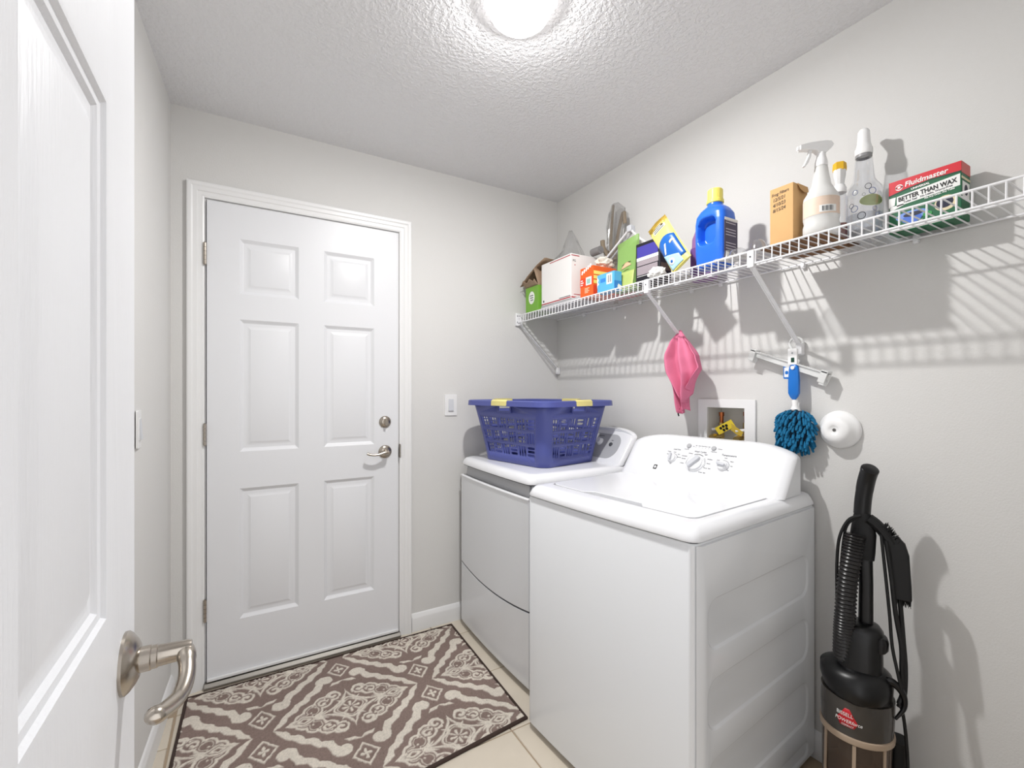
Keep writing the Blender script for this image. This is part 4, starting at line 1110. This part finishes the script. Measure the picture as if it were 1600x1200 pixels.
for k in range(3): decal(G, recta(d*.02,h*(.42+.15*k),d*.75,h*(.53+.15*k)), M_yel, t, 'yellow_stripe')
decal(G, recta(d*.0,h*.02,d*.16,h*.36), M_ord, t, 'red_corner')

# white carton with red lines on a flat grey folded box
M_wc = mat('white_card',(236,234,232),.55); M_rl = mat('red_line',(170,30,44),.5)
tb_ = MB(); tb_.box(-.105,.095,-.185,.185,0,.020); o = tb_.build('folded_box', mat('grey_card',(190,190,192),.6,var=.05), bevel=.002); o.location = (1.530,1.925,ZI); tag(o, 'flat grey folded box lying under the white carton', 'box')
t, F, w, h, G, d = carton('shipping_carton', 'white carton with thin red lines near the far corner of the shelf', 'box', 1.422,1.600,1.836,2.100,ZI+.0205,1.950, M_wc, .002)
decal(F, recta(.002,h*.02,w-.002,h*.045), M_rl, t, 'red_line'); decal(F, recta(w*.30,h*.95,w*.98,h*.968), M_rl, t, 'red_line')
lettering(F, 'PG', .020, M_ink, t, w*.995, h*.82, 1, align='RIGHT') if False else None
decal(F, recta(w*.62,h*.06,w*.98,h*.075), M_ink, t, 'print_line'); decal(F, circ(w*.08,h*.10,.006), M_black, t, 'print_dot')
decal(G, recta(.002,h*.02,d-.002,h*.045), M_rl, t, 'red_line'); decal(G, recta(.002,h*.95,d*.3,h*.968), M_rl, t, 'red_line')
lettering(G, 'PG', .016, M_ink, t, d*.06, h*.82, 1); decal(G, circ(d*.14,h*.75,.003), M_rl, t, 'print_dot'); decal(G, recta(d*.1,h*.09,d*.5,h*.105), M_rl, t, 'print_line')

# open green box with raised brown flaps
M_lime = mat('lime_card',(118,172,62),.5)
t = thing('open_box', 'open lime green box with raised brown cardboard flaps at the shelf end', 'box', (1.475,2.182,ZI))
b = MB(); hx, hy, hh = .064, .064, .145
f = lambda u,v,w: Vector((u,v,w))
b.prism(recta(-hx,-hy,hx,hy), f, 0, hh, holes=[recta(-hx+.003,-hy+.003,hx-.003,hy-.003)]); b.box(-hx+.001,hx-.001,-hy+.001,hy-.001,0,.003)
b.build('carton', M_lime, t, smooth=0)
F = frame((-hx,hy,0),NX,UP); decal(F, circ(.062,.082,.030,.036), M_wprint, t, 'round_label'); decal(F, circ(.062,.082,.027,.033)+[], mat('label_white',(232,236,228),.5), t, 'round_label', 2)
for k in range(3): decal(F, recta(.044+.004*k,.092-.013*k,.080,.0965-.013*k), M_navy, t, 'print_line', 3)
def flap(p0, p1, d0, m, name, L=.075, jag=0.0):
    b = MB(); p0, p1, d0 = Vector(p0), Vector(p1), Vector(d0).normalized()
    rows = []
    for i in range(5):
        s_ = i/4
        rows.append([p0+(p1-p0)*(j/6)+d0*L*s_*(1+jag*math.sin(j*2.1))+Vector((0,0,-.25*L*s_*s_*.4)) for j in range(7)])
    b.loft(rows, closed=False); b.build(name, m, t, solid=.0022, smooth=40)
flap((-hx,hy,hh),(-hx,-hy,hh),(-.45,.0,.55),M_cardin,'flap',.042,.25)
flap((-hx,hy,hh),(hx,hy,hh),(-.1,.34,.8),M_cardin,'flap',.060,.12)
flap((-hx,-hy,hh),(hx,-hy,hh),(-.05,.35,1),M_cardin,'flap',.115,.10)
flap((hx,-hy,hh),(hx,hy,hh),(-.15,0,1),M_card,'flap',.060,.15)
b = MB(); g = []
A_, B_, C_, D_ = Vector((-.082,.098,.160)), Vector((-.045,-.100,.287)), Vector((.070,-.085,.292)), Vector((.055,.088,.205))
for i in range(7):
    row = []
    for j in range(7):
        p = (A_*(1-j/6)+D_*(j/6))*(1-i/6)+(B_*(1-j/6)+C_*(j/6))*(i/6); p.z += .014*math.sin(PI*i/6)+.004*noise.noise((i*.8,j*.9,2)); row.append(p)
    g.append(row)
b.loft(g, closed=False); b.build('lid_flap', M_cardin, t, solid=.0024, smooth=40)

# clear bags and oddments behind the white carton
def film(name, label, cat, loc, pts, seed, m, amp=.012, group=None):
    """a crumpled thin sheet lofted through closed sections (z, cx, cy, rx, ry)"""
    b = MB(); ls = []; n = 26
    for z,cx,cy,rx,ry in pts:
        lp = []
        for j in range(n):
            a = 2*PI*j/n
            k = 1+.35*noise.noise((math.cos(a)*2.3+seed, math.sin(a)*2.3, z*26))
            lp.append(Vector((cx+rx*k*math.cos(a), cy+ry*k*math.sin(a), z+amp*noise.noise((a*2,z*30,seed)))))
        ls.append(lp)
    b.loft(ls); o = b.build(name, m, None, smooth=25); o.location = loc; tag(o, label, cat, group); return o
film('clear_bag', 'pointed clear plastic bag resting on top of the white carton', 'bag', (1.52,1.965,1.951), [(0,0,0,.07,.085),(.015,0,0,.072,.09),(.055,.0,-.005,.05,.060),(.11,.0,-.004,.025,.040),(.165,.0,.004,.006,.012)], 4.2, M_clear, amp=.006)
t = thing('grey_roll', 'grey roll lying on the white carton behind the clear bag', 'roll', (1.565,1.850,1.951))
b = MB(); b.tube([(0,-.012,.021),(0,-.075,.021)] , .020, 20); b.cyl((0,-.0755,.021),(0,-.0765,.021),.008,n=14); b.build('roll', mat('grey_tape',(128,126,126),.6), t)
# floral packet right of the carton
t = blob('floral_packet', (1.520,1.795,1.848), (.05,.028,.030), 8.3, mat('floral_film',(224,218,206),.4,var=.25,vscale=60,bump=.4,bscale=60), amp=.35, label='crumpled pale patterned packet lying on the orange box', cat='packet', smooth=20)
t.location = (1.535,1.712,1.849)
# container with red mark
t = thing('plastic_tub', 'translucent grey tub with a small red mark behind the orange box', 'tub', (1.632,1.655,ZI))
b = MB(); b.lathe([(0,0),(.036,0),(.040,.005),(.046,.165),(.048,.168),(.048,.174),(0,.176)], None, 32); b.build('tub', mat('translucent_grey',(206,206,202),.4,trans=.3,sss=.1), t)
wrap(t, .0462, .140, .150, PI*.86, PI*1.06, M_rl, 'red_mark')
# tall crinkled bag with brown paper inside
t = thing('paper_bag_bundle', 'tall twist of brown paper wrapped in crinkled clear plastic behind the orange box', 'bag', (1.560,1.782,1.851))
t.location = (1.656,1.772,ZI+.0); t.scale = (1,1,1.42)
M_kr = mat('dark_kraft_paper',(136,122,104),.8,var=.15,vscale=30)
def strip(path, w0, w1, name, m, tw=0.0):
    P = bez(path, 6); b = MB(); ls = []
    for i, p in enumerate(P):
        f_ = i/(len(P)-1); ww = w0+(w1-w0)*f_; a = tw*f_+.5
        d = Vector((math.cos(a)*.6, -math.sin(a)*.3-.8, 0)).normalized()
        ls.append([p-d*ww, p-d*ww*.3+Vector((-.006,0,0)), p+d*ww*.4+Vector((-.003,0,.002)), p+d*ww])
    b.loft(ls, closed=False); b.build(name, m, t, solid=.0015, smooth=40)
strip([(0,-.01,.0),(0,-.012,.10),(-.02,.005,.20),(-.02,-.002,.30),(-.02,-.012,.355)], .012, .007, 'paper_strip', M_kr, .8)
strip([(0,-.01,.08),(-.01,.03,.17),(-.02,.062,.215),(-.02,.070,.245)], .010, .013, 'paper_strip', M_kr, .3)
strip([(0,-.01,.08),(-.01,-.015,.17),(-.02,-.05,.25),(-.02,-.085,.315),(-.02,-.095,.27)], .009, .010, 'paper_strip', M_kr, .4)
strip([(0,-.01,.10),(-.01,.012,.17),(-.02,.030,.20)], .010, .006, 'paper_strip', M_kr, .9)
b = MB(); ls = []; n = 30
for z,cy,rx,ry in ((.04,-.01,.02,.02),(.12,-.012,.016,.018),(.16,-.012,.020,.030),(.22,-.02,.028,.046),(.28,-.035,.030,.058),(.33,-.04,.022,.050),(.358,-.025,.010,.022)):
    lp = []
    for j in range(n):
        a = 2*PI*j/n; k = 1+.45*noise.noise((math.cos(a)*2.6, math.sin(a)*2.6, z*22))
        lp.append(Vector((-.02+rx*k*math.cos(a), cy+ry*k*math.sin(a), z)))
    ls.append(lp)
b.loft(ls); b.build('clear_wrap', M_clear, t, smooth=22)
# folding rack of white rods behind the green bag
t = thing('folding_rod_rack', 'folded white metal rods with a plastic joint behind the green bag', 'rack', (1.590,1.595,ZI))
b = MB(); b.tube([(0,.19,.213),(0,.003,.327)], .0055, 10); b.build('rod', M_wire, t)
b = MB(); b.tube([(.012,.180,.196),(.012,.0,.312)], .0045, 10); b.build('rod', M_grey_pl, t)
b = MB(); b.tube([(0,.003,.327),(0,-.055,.268),(0,-.14,.20)], .0055, 10); b.build('rod', M_wire, t)
b = MB(); b.tube([(-.004,.188,.210),(-.014,.188,.005)], .004, 10); b.tube([(.0,-.138,.20),(.0,-.138,.005)], .004, 10); b.build('leg_frame', M_wire, t)
b = MB(); b.box(-.012,.020,-.014,.014,.310,.342); b.build('joint', M_lgrey_pl, t, bevel=.004)
# red flat packet seen through the wires, brown sheet under the bottles
b = MB(); b.box(-.045,.045,-.075,.075,0,.010); o = b.build('flat_packet', mat('red_packet',(206,48,56),.4), bevel=.002); o.location = (1.555,1.515,ZI)
o.location = (1.560,1.595,ZI); tag(o, 'flat red packet lying on the wires behind the blue box', 'packet')
b = MB(); b.box(-.11,.11,-.095,.095,0,.003); o = b.build('cardboard_sheet', mat('brown_sheet',(128,92,62),.8,var=.08), bevel=.0008); o.location = (1.520,.762,ZI)
b = None
tag(o, 'flat brown cardboard sheet lying on the wires under the tan box', 'cardboard')
# clear clamshells right of the jug
M_pet2 = thin_plastic('clamshell_plastic', (.92,.925,.93), .7, .12)
t = thing('clear_clamshell', 'crumpled clear plastic clamshell lying right of the blue jug', 'packaging', (1.452,.955,ZI))
b = MB(); b.lathe([(0,.004),(.030,.004),(.034,.006),(.040,.0065),(.040,.008),(.033,.008),(.026,.028),(.016,.036),(0,.037)], None, 24, sx=.85); b.build('dome', M_pet2, t, smooth=40)
b = MB(); g = []
for i in range(7):
    g.append([Vector((-.042+.085*i/6, -.055+.12*j/9, .004+.010*abs(noise.noise((i*.9,j*.8,3))))) for j in range(10)])
b.loft(g, closed=False); b.build('backing_film', M_crw, t, solid=.0012, smooth=15)
b = MB(); b.lathe([(0,.010),(.018,.010),(.022,.006),(.024,.006),(.021,.016),(.014,.034),(.0,.038)], Matrix.Translation((.002,.034,.004)), 20); b.build('dome', M_pet2, t)
t = thing('clear_dome', 'round clear plastic dome at the shelf edge beside the tan box', 'packaging', (1.440,.876,ZI+.0035))
b = MB(); b.lathe([(.028,0),(.031,.001),(.030,.003),(.027,.004),(.024,.022),(.015,.036),(.0005,.041)], None, 28); b.build('dome', M_pet2, t)

# ------------------------------------------------------------------ hanging things on the right wall
# pink cloth draped over the brace
def cloth():
    bm = MB(); ns, ntt = 48, 64
    tpx, tpy, tpz = 1.582, 1.300, 1.508
    # (drop below the brace, left edge y, right edge y) of the front and the back fall of the cloth
    FR = [(0,1.312,1.288), (.045,1.322,1.240), (.115,1.332,1.186), (.178,1.318,1.170), (.228,1.292,1.205), (.285,1.268,1.236)]
    BK = [(0,1.312,1.288), (.060,1.340,1.290), (.118,1.362,1.290), (.158,1.369,1.288), (.228,1.340,1.284), (.342,1.318,1.272)]
    g = []
    for i in range(ntt+1):
        t_ = -1+2*i/ntt; fr = t_ > 0; a = abs(t_)
        T = FR if fr else BK
        d = a*T[-1][0]
        yl = np.interp(d,[q[0] for q in T],[q[1] for q in T]); yr = np.interp(d,[q[0] for q in T],[q[2] for q in T])
        row = []
        for j in range(ns+1):
            s_ = j/ns
            y = yl+(yr-yl)*s_
            hem = 1+((.10*math.sin(s_*4.0)-.10*s_) if fr else (.03*math.sin(s_*6)))*a
            z = tpz-d*hem-.012*(2*s_-1)**2*(1-a)
            k = min(1,a*3.0)
            if fr: x = tpx-.018*min(1,a*8)-.024*k*math.sin(s_*2*PI*1.9+.7+1.6*a)-.013*k*math.sin(s_*2*PI*4.3+2.0*a)*(1-.4*a)-.012*math.sin(PI*a)
            else:  x = tpx+.014*min(1,a*8)-.012*k*math.sin(s_*2*PI*1.6+.2+a)-.006*k*math.sin(s_*2*PI*3.7)
            x += .004*noise.noise((s_*7,t_*6,1))
            row.append(Vector((min(x,1.672),y,z)))
        g.append(row)
    bm.loft(g, closed=False)
    m = mat('pink_microfibre', (220,122,154), .9, bump=.5, bscale=900, var=.05, vscale=40, bdist=.001)
    t = thing('pink_cloth', 'pink microfibre cloth hung over the shelf brace above the washing machine', 'cloth', (tpx,tpy,tpz))
    o = bm.build('cloth_sheet', m, t, solid=.003, smooth=80, M=Matrix.Translation((-tpx,-tpy,-tpz)))
    b = MB(); b.tube(bez([(.012,.014,-.330),(.010,.018,-.348),(.012,.016,-.362)],4), .0028, 8); b.build('hanging_loop', M_black, t)
cloth()

# trouser hanger on the second brace
def hanger():
    c = Vector((1.655,.876,1.338))
    t = thing('clip_hanger', 'clear white plastic clip hanger hung from the second shelf brace', 'hanger', c)
    M_hp = mat('clear_white_plastic', (232,233,232), .25, trans=.15, ior=1.3)
    u = Vector((.0,-.285,-.105)).normalized(); v = Vector((0,0,1)); v = (v-u*v.dot(u)).normalized(); n = u.cross(v)
    P = lambda a,b_,w=0: u*(a*.93-.022)+v*b_+n*w
    b = MB(); b.prism([(-.150,-.010),(-.138,-.008),(.0,-.010),(.138,-.012),(.150,-.012),(.150,.008),(.0,.014),(-.150,.010)], lambda a,b_,w: P(a,b_,w), -.006, .006)
    b.prism([(-.140,.011),(.140,.011),(.140,.014),(-.140,.014)], lambda a,b_,w: P(a,b_-.002,w), -.012, .012)
    b.build('bar', M_hp, t, bevel=.0015)
    for a in (-.143,.135):
        b = MB(); b.prism([(a-.012,.016),(a+.012,.016),(a+.014,-.020),(a+.010,-.034),(a-.016,-.034),(a-.014,-.010)], lambda q,b_,w: P(q,b_,w), -.016, -.008)
        b.prism([(a-.012,.016),(a+.012,.016),(a+.012,-.024),(a-.012,-.024)], lambda q,b_,w: P(q,b_,w), .008, .014)
        b.prism([(a-.012,.010),(a+.012,.010),(a+.012,.018),(a-.012,.018)], lambda q,b_,w: P(q,b_,w), -.016, .014)
        k = b.build('clip', M_hp, t, bevel=.0015)
        b = MB(); b.box(-.003,.003,-.004,.004,-.004,.004, Matrix.Translation(P(a-.004,.002,-.0165))); b.build('clip_spring', M_ink, k)
    b = MB(); b.tube(bez([(.004,0,.010),(.004,.0,.045),(.002,.014,.070),(.006,.018,.088),(.014,.004,.102),(.018,-.014,.094),(.018,-.020,.078)],6), .0042, 10); b.build('hook', M_hp, t)
    b = MB(); b.prism(rrect(-.015,.006,.015,.062,.004), lambda a,b_,w: Vector((-.005-w,-a,b_)), 0, .008); b.build('neck_plate', M_wpl, t, bevel=.0015)
    F = frame((-.0133,0,.022),NX,UP); decal(F, rrect(-.004,-.008,.007,.008,.001), M_dgreen, t, 'size_marker'); decal(F, circ(0,.024,.0035), M_grey_pl, t, 'rivet')
hanger()

# blue chenille duster
def duster():
    c = Vector((1.652,.872,1.345))
    t = thing('chenille_duster', 'blue handled duster with a teal chenille head hanging beside the outlet box', 'duster', c)
    M_h = mat('royal_blue_plastic',(24,112,200),.3); M_ch = mat('teal_chenille',(20,104,146),.95,var=.35,vscale=130); M_chd = mat('shade_teal_core',(8,40,62),.95)  # dark core and strong teal mottling paint in shade between the strands
    b = MB(); b.loft([[Vector((-.006+x*tx*.55, y*tx, z)) for x,y in ((-1,-.6),(-.6,-1),(.6,-1),(1,-.6),(1,.6),(.6,1),(-.6,1),(-1,.6))] for z,tx in ((.0,.006),(-.008,.014),(-.02,.0155),(-.06,.0175),(-.100,.0175),(-.112,.013),(-.122,.006))])
    b.build('handle', M_h, t, bevel=.001)
    b = MB(); b.lathe([(.0035,-.001),(.0065,-.001),(.0065,.001),(.0035,.001)], frame((-.0165,0,-.012),NX,UP), 16); b.build('eyelet', M_wpl, t)
    b = MB(); b.lathe([(0,-.118),(.006,-.118),(.010,-.128),(.008,-.142),(.014,-.156),(0,-.158)], None, 18); b.build('collar', M_wpl, t)
    b = MB(); b.prism(rrect(.012,-.050,.038,.004,.004), lambda u,v,w: Vector((-.002-w,u,v)), 0, .0008); tg_ = b.build('hang_tag', M_h, t)
    F = frame((-.0028,.038,-.050),NX,UP); decal(F, rrect(.003,.006,.020,.040,.003), M_wprint, tg_, 'print'); decal(F, rrect(.006,.016,.017,.028,.004), M_h, tg_, 'print', 2)
    b = MB(); b.prism(rrect(.010,-.085,.026,-.050,.002), lambda u,v,w: Vector((-.001-w,u,v)), 0, .0006); b.build('hang_tag', M_lgrey_pl, t)
    hz = -.226; rx, ry, rz = .020, .053, .066
    b = MB(); b.lathe([(0.0005,-1),(.6,-.97),(.86,-.78),(.97,-.40),(1,0),(.97,.4),(.86,.78),(.6,.97),(.0005,1)], Matrix.Translation((0,0,hz)) @ Matrix.Diagonal((rx,ry,rz,1)), 28); hd = b.build('head', M_chd, t)
    st = MB(); N = 250
    rnd = random.Random(5)
    for k in range(N):
        z = 1-2*(k+.5)/N; r = (1-abs(z)**3.2)**(1/3.2); a = k*2.39996+rnd.uniform(-.2,.2)
        nv_ = Vector((r*math.cos(a), r*math.sin(a), z)); p = Vector((nv_.x*rx, nv_.y*ry, hz+nv_.z*rz))
        if p.x > .006: continue
        nn = Vector((nv_.x/rx, nv_.y/ry, nv_.z/rz)).normalized()
        d = (nn*.8+Vector((rnd.uniform(-.25,.25), rnd.uniform(-.25,.25), -.75+rnd.uniform(-.2,.1)))).normalized()
        L = rnd.uniform(.020,.028); d2 = (d+Vector((0,0,-.9))).normalized()
        st.tube([p, p+d*L*.55, p+d*L*.55+d2*L*.5, p+d*L*.55+d2*L*.60], [.0036,.0043,.0040,.0016], 6)
    o = st.build('chenille', M_ch, t, kind='stuff', merge=False)
duster()

# round white cover on the wall
t = thing('wall_cap', 'round white domed plastic cap on the wall right of the duster', 'cap', (XR-.0005,.748,1.126))
F = frame((0,0,0),NX,UP)
b = MB(); b.lathe([(0,0),(.061,0),(.062,.004),(.060,.012),(.055,.017),(.050,.022),(.043,.036),(.036,.043),(.026,.046),(.017,.0465),(.013,.044),(.009,.0415),(0,.041)], F, 48); b.build('dome', M_wpl, t, smooth=60)
b = MB(); b.lathe([(0,.040),(.005,.040),(.005,.043),(.003,.0435),(0,.0425)], F, 16); b.build('screw', mat('dull_screw',(110,108,106),.4,.8), t)

# ------------------------------------------------------------------ upright vacuum
def vacuum():
    B = Vector((1.477,.620,0))
    t = thing('upright_vacuum', 'black upright vacuum cleaner leaning against the right wall by the washing machine', 'vacuum cleaner', B)
    M_bk = mat('black_plastic',(4,4,6),.34); M_bk2 = mat('matt_black_plastic',(6,6,8),.6)
    M_can = mat('smoky_clear_plastic',(120,104,92),.12,trans=.6,ior=1.2,var=.12,vscale=12); M_smoke = mat('smoky_band',(74,70,66),.18,trans=.2); M_dirt = mat('collected_dirt',(92,72,52),.95,var=.5,vscale=25); M_pale = mat('pale_rib',(170,150,130),.3)
    lean = Vector((.068,.010,1.0))
    ax = lambda z: Vector((lean.x*(z-.05),lean.y*(z-.05),z))
    vd = Vector((-B.x,-B.y,0)).normalized(); rt = Vector((-vd.y,vd.x,0))      # towards the viewer, to the viewer's right
    q = lambda r,f_,z: ax(z)+rt*r*.9+vd*f_*.9
    def ell(z, rx, ry, r0=0.0, f0=0.0, n=36, e=2.0):
        out = []
        for k in range(n):
            a = 2*PI*k/n; c_,s_ = math.cos(a), math.sin(a)
            out.append(q(r0+rx*abs(c_)**(2/e)*(1 if c_>0 else -1), f0+ry*abs(s_)**(2/e)*(1 if s_>0 else -1), z))
        return out
    # foot with wheels
    b = MB(); b.loft([[Vector((x*w_,y*d_-.01,z)) for x,y in ((-1,-.7),(-.7,-1),(.7,-1),(1,-.7),(1,.7),(.7,1),(-.7,1),(-1,.7))] for z,w_,d_ in ((.008,.105,.125),(.03,.110,.130),(.07,.105,.122),(.10,.07,.09))])
    b.build('floor_head', M_bk2, t, bevel=.004, smooth=50)
    for y in (-.10,.08):
        b = MB(); b.tube([(-.08,y,.018),(-.055,y,.018)], .018, 18); b.build('wheel', M_bk, t)
    # dirt cup
    b = MB(); b.loft([ell(z,rx,ry) for z,rx,ry in ((.085,.074,.072),(.10,.082,.080),(.20,.087,.084),(.300,.090,.087))]); cup = b.build('dirt_cup', M_can, t)
    b = MB(); b.loft([ell(z,rx,rx) for z,rx in ((.10,.070),(.17,.072),(.21,.055),(.235,.03))]); b.build('dirt', M_dirt, cup)
    b = MB(); b.loft([ell(z,.036,.036) for z in (.10,.29)]); b.build('filter', M_bk2, cup)
    for a in (-1.0,-.05,.85):
        b = MB(); r_ = .089
        b.loft([[q((r_-.0025*(z<.2))*math.sin(a+da)+0, (r_-.002-.0025*(z<.2))*math.cos(a+da), z) for da in (-.05,.05)]+[q((r_+.003)*math.sin(a+da), (r_+.001)*math.cos(a+da), z) for da in (.05,-.05)] for z in (.115,.2,.295)]); b.build('rib', M_pale, cup)
    b = MB(); b.loft([ell(z,rx,rx*.97) for z,rx in ((.296,.090),(.298,.0955),(.306,.0965),(.312,.0955),(.314,.092))]); b.build('ring', M_pale, t)
    b = MB(); b.loft([ell(z,rx,ry,f0=f0) for z,rx,ry,f0 in ((.312,.092,.089,0),(.36,.094,.091,0),(.405,.094,.092,.0))]); bd_ = b.build('smoky_lid', M_smoke, t)
    # logo band: white words over a red triangle
    Fl = frame(q(-.018,.0925,.362)-vd*0.0, rt*.97+vd*(-.18*-1), lean)
    b = MB(); R_ = .0945
    b.loft([[q(R_*math.sin((u0+(u1-u0)*k/12)/R_), (R_-.002)*math.cos((u0+(u1-u0)*k/12)/R_), .360+v) for k in range(13)] for v, u0, u1 in ((-.021,-.042,-.006),(-.006,-.052,.004),(.010,-.040,-.008),(.026,-.030,-.018))], closed=False)
    b.build('logo', mat('logo_red',(196,24,36),.4), t, solid=.0006)
    def curved_text(s, size, u0, v0, lay=7, shear=0.0, bold=.0):
        cu = bpy.data.curves.new('t','FONT'); cu.body = s; cu.size = size; cu.extrude = .0002; cu.shear = shear; cu.offset = bold
        o = bpy.data.objects.new('t',cu); COL.objects.link(o); dg = bpy.context.evaluated_depsgraph_get(); dg.update()
        me = bpy.data.meshes.new_from_object(o.evaluated_get(dg)); bpy.data.objects.remove(o); bpy.data.curves.remove(cu)
        R_ = .0935+.0004*lay
        for v_ in me.vertices:
            u, z, w_ = v_.co; R2 = R_+w_
            v_.co = q(R2*math.sin((u0+u)/R_), (R2-.002)*math.cos((u0+u)/R_), .360+v0+z)
        me.materials.clear(); me.materials.append(M_wprint)
        k = bpy.data.objects.new('lettering', me); COL.objects.link(k); k.parent = t
    curved_text('BISSELL', .0135, -.052, .006)
    curved_text('POWERforce', .0125, -.056, -.010, shear=.2)
    curved_text('COMPACT', .0065, -.038, -.019)
    # motor cover with flared collar
    b = MB(); b.loft([ell(z,rx,ry,r0,f0) for z,rx,ry,r0,f0 in ((.400,.060,.070,0,0.02),(.412,.088,.092,0,.006),(.440,.094,.095,-.004,0),(.462,.092,.090,-.006,-.004),(.470,.078,.078,-.002,-.004),(.478,.064,.066,.002,-.004))]); b.build('flared_collar', M_bk, t, smooth=60)
    b = MB(); b.loft([ell(z,rx,ry,r0,-.005,e=2.8) for z,rx,ry,r0 in ((.47,.060,.062,.004),(.50,.058,.060,.006),(.55,.056,.056,.006),(.575,.056,.052,.008),(.588,.050,.046,.004),(.594,.030,.03,.0))]); b.build('motor_cover', M_bk, t, smooth=60)
    b = MB(); b.loft([ell(z,rx,.030,.056,.012) for z,rx in ((.535,.014),(.54,.019),(.560,.020),(.570,.016),(.574,.006))]); b.build('latch', M_bk, t)
    b = MB(); b.tube(bez([q(.055,.03,.45),q(.085,.03,.455),q(.105,.03,.43),q(.098,.035,.395),q(.082,.04,.372)],6), [.016]*10+[.014,.013,.012,.011,.010,.009,.008,.008,.007,.006,.006,.006,.005,.005,.004], 10) if False else None
    b.tube(bez([q(.055,.02,.452),q(.082,.02,.462),q(.108,.02,.440),q(.112,.022,.405),q(.092,.03,.372)],6), [.013-.0004*k for k in range(25)], 10); b.build('side_hook', M_bk, t)
    # column and handle
    b = MB(); b.loft([ell(z,rx,ry,r0,-.015,e=3) for z,rx,ry,r0 in ((.50,.020,.018,.020),(.70,.0185,.016,.018),(.80,.021,.018,.012),(.86,.022,.018,.008),(.905,.019,.017,.004))]); b.build('column', M_bk, t, smooth=60)
    b = MB(); b.tube(bez([q(.004,-.015,.895),q(.006,-.013,.935),q(.012,-.008,.985),q(.020,.004,1.022),q(.023,.010,1.032)],6), [.0205]*10+[.0212]*8+[.022]*4+[.020,.015,.006], 20); b.build('handle_grip', M_bk, t, smooth=60)
    b = MB(); b.loft([ell(z,rx,.018,r0,-.010,e=3) for z,rx,r0 in ((.77,.024,.014),(.79,.030,.010),(.84,.034,.008),(.885,.026,.006),(.90,.02,.004))]); b.build('cord_bracket', M_bk2, t)
    b = MB(); b.tube(bez([q(.02,.0,.888),q(.040,.0,.874),q(.062,.0,.850),q(.078,.0,.825)],5), .015, 10); b.build('cord_arm', M_bk2, t)
    # ribbed hose
    path = bez([q(-.012,.022,.842),q(-.020,.026,.78),q(-.030,.030,.70),q(-.034,.032,.62),q(-.036,.030,.56),q(-.036,.02,.49)], 22)
    b = MB(); b.tube(path, [.0235+.0028*(1 if k % 3 == 0 else (-.5 if k % 3 == 1 else 0)) for k in range(len(path))], 20); b.build('ribbed_hose', mat('ribbed_hose_black',(30,28,28),.3), t, smooth=60)
    # brush tool hanging on the right with bristles
    b = MB(); b.loft([[q(r_+x*.022, .0+y*.016, z) for x,y in ((-1,-.8),(1,-.8),(1.1,0),(1,.8),(-1,.8),(-1.1,0))] for z,r_ in ((.680,.104),(.72,.102),(.80,.096),(.832,.086),(.846,.072))]); tl = b.build('brush_tool', M_bk2, t, bevel=.003, smooth=50)
    rnd = random.Random(2); s_ = MB()
    for k in range(90):
        x = rnd.uniform(-.020,.020); y = rnd.uniform(-.012,.012); p = q(.104+x,y,.684); s_.tube([p, p+Vector((rnd.uniform(-.003,.003),rnd.uniform(-.003,.003),-rnd.uniform(.012,.022)))], [.0013,.0006], 4)
    s_.build('bristles', M_bk, tl, kind='stuff', merge=False)
    s_ = MB()
    for k in range(70):
        f_ = k/70; p = q(.058+.034*f_,rnd.uniform(-.012,.016),.872-.040*f_); s_.tube([p, p+rt*rnd.uniform(.004,.010)+Vector((0,0,rnd.uniform(.006,.014)))], [.0014,.0006], 4)
    s_.build('bristles', M_bk, tl, kind='stuff', merge=False)
    # cord loops
    cord = lambda pts, r_=.0042: MB().tube(bez(pts,8), r_, 8).build('cord', M_bk2, t)
    cord([q(.0,.014,.895),q(-.030,.02,.880),q(-.052,.02,.83),q(-.058,.018,.76),q(-.056,.014,.66),q(-.050,.010,.58),q(-.04,.0,.50)])
    cord([q(-.006,.012,.892),q(-.034,.016,.862),q(-.044,.016,.80),q(-.048,.012,.70),q(-.046,.01,.60)], .0035)
    cord([q(.052,.012,.850),q(.062,.014,.76),q(.075,.016,.64),q(.082,.02,.56),q(.094,.024,.50),q(.106,.026,.448)])
    cord([q(.064,.012,.835),q(.078,.014,.74),q(.090,.014,.64),q(.104,.014,.56),q(.106,.014,.50),q(.108,.016,.44),q(.100,.02,.41)], .006)
    cord([q(.100,.0,.675),q(.108,.006,.58),q(.114,.010,.50),q(.112,.012,.43),q(.100,.016,.40)], .006)
    cord([q(.102,.012,.42),q(.114,.005,.36),q(.122,.0,.28),q(.126,.0,.18),q(.126,.0,.08),Vector((.03,-.15,.006)),Vector((.06,-.22,.006))])
    # rear support beside the cup
    b = MB(); b.loft([ell(z,.020,.03,.105,-.05,e=3) for z in (.09,.26,.285)]); b.build('rear_duct', M_bk2, t)
vacuum()
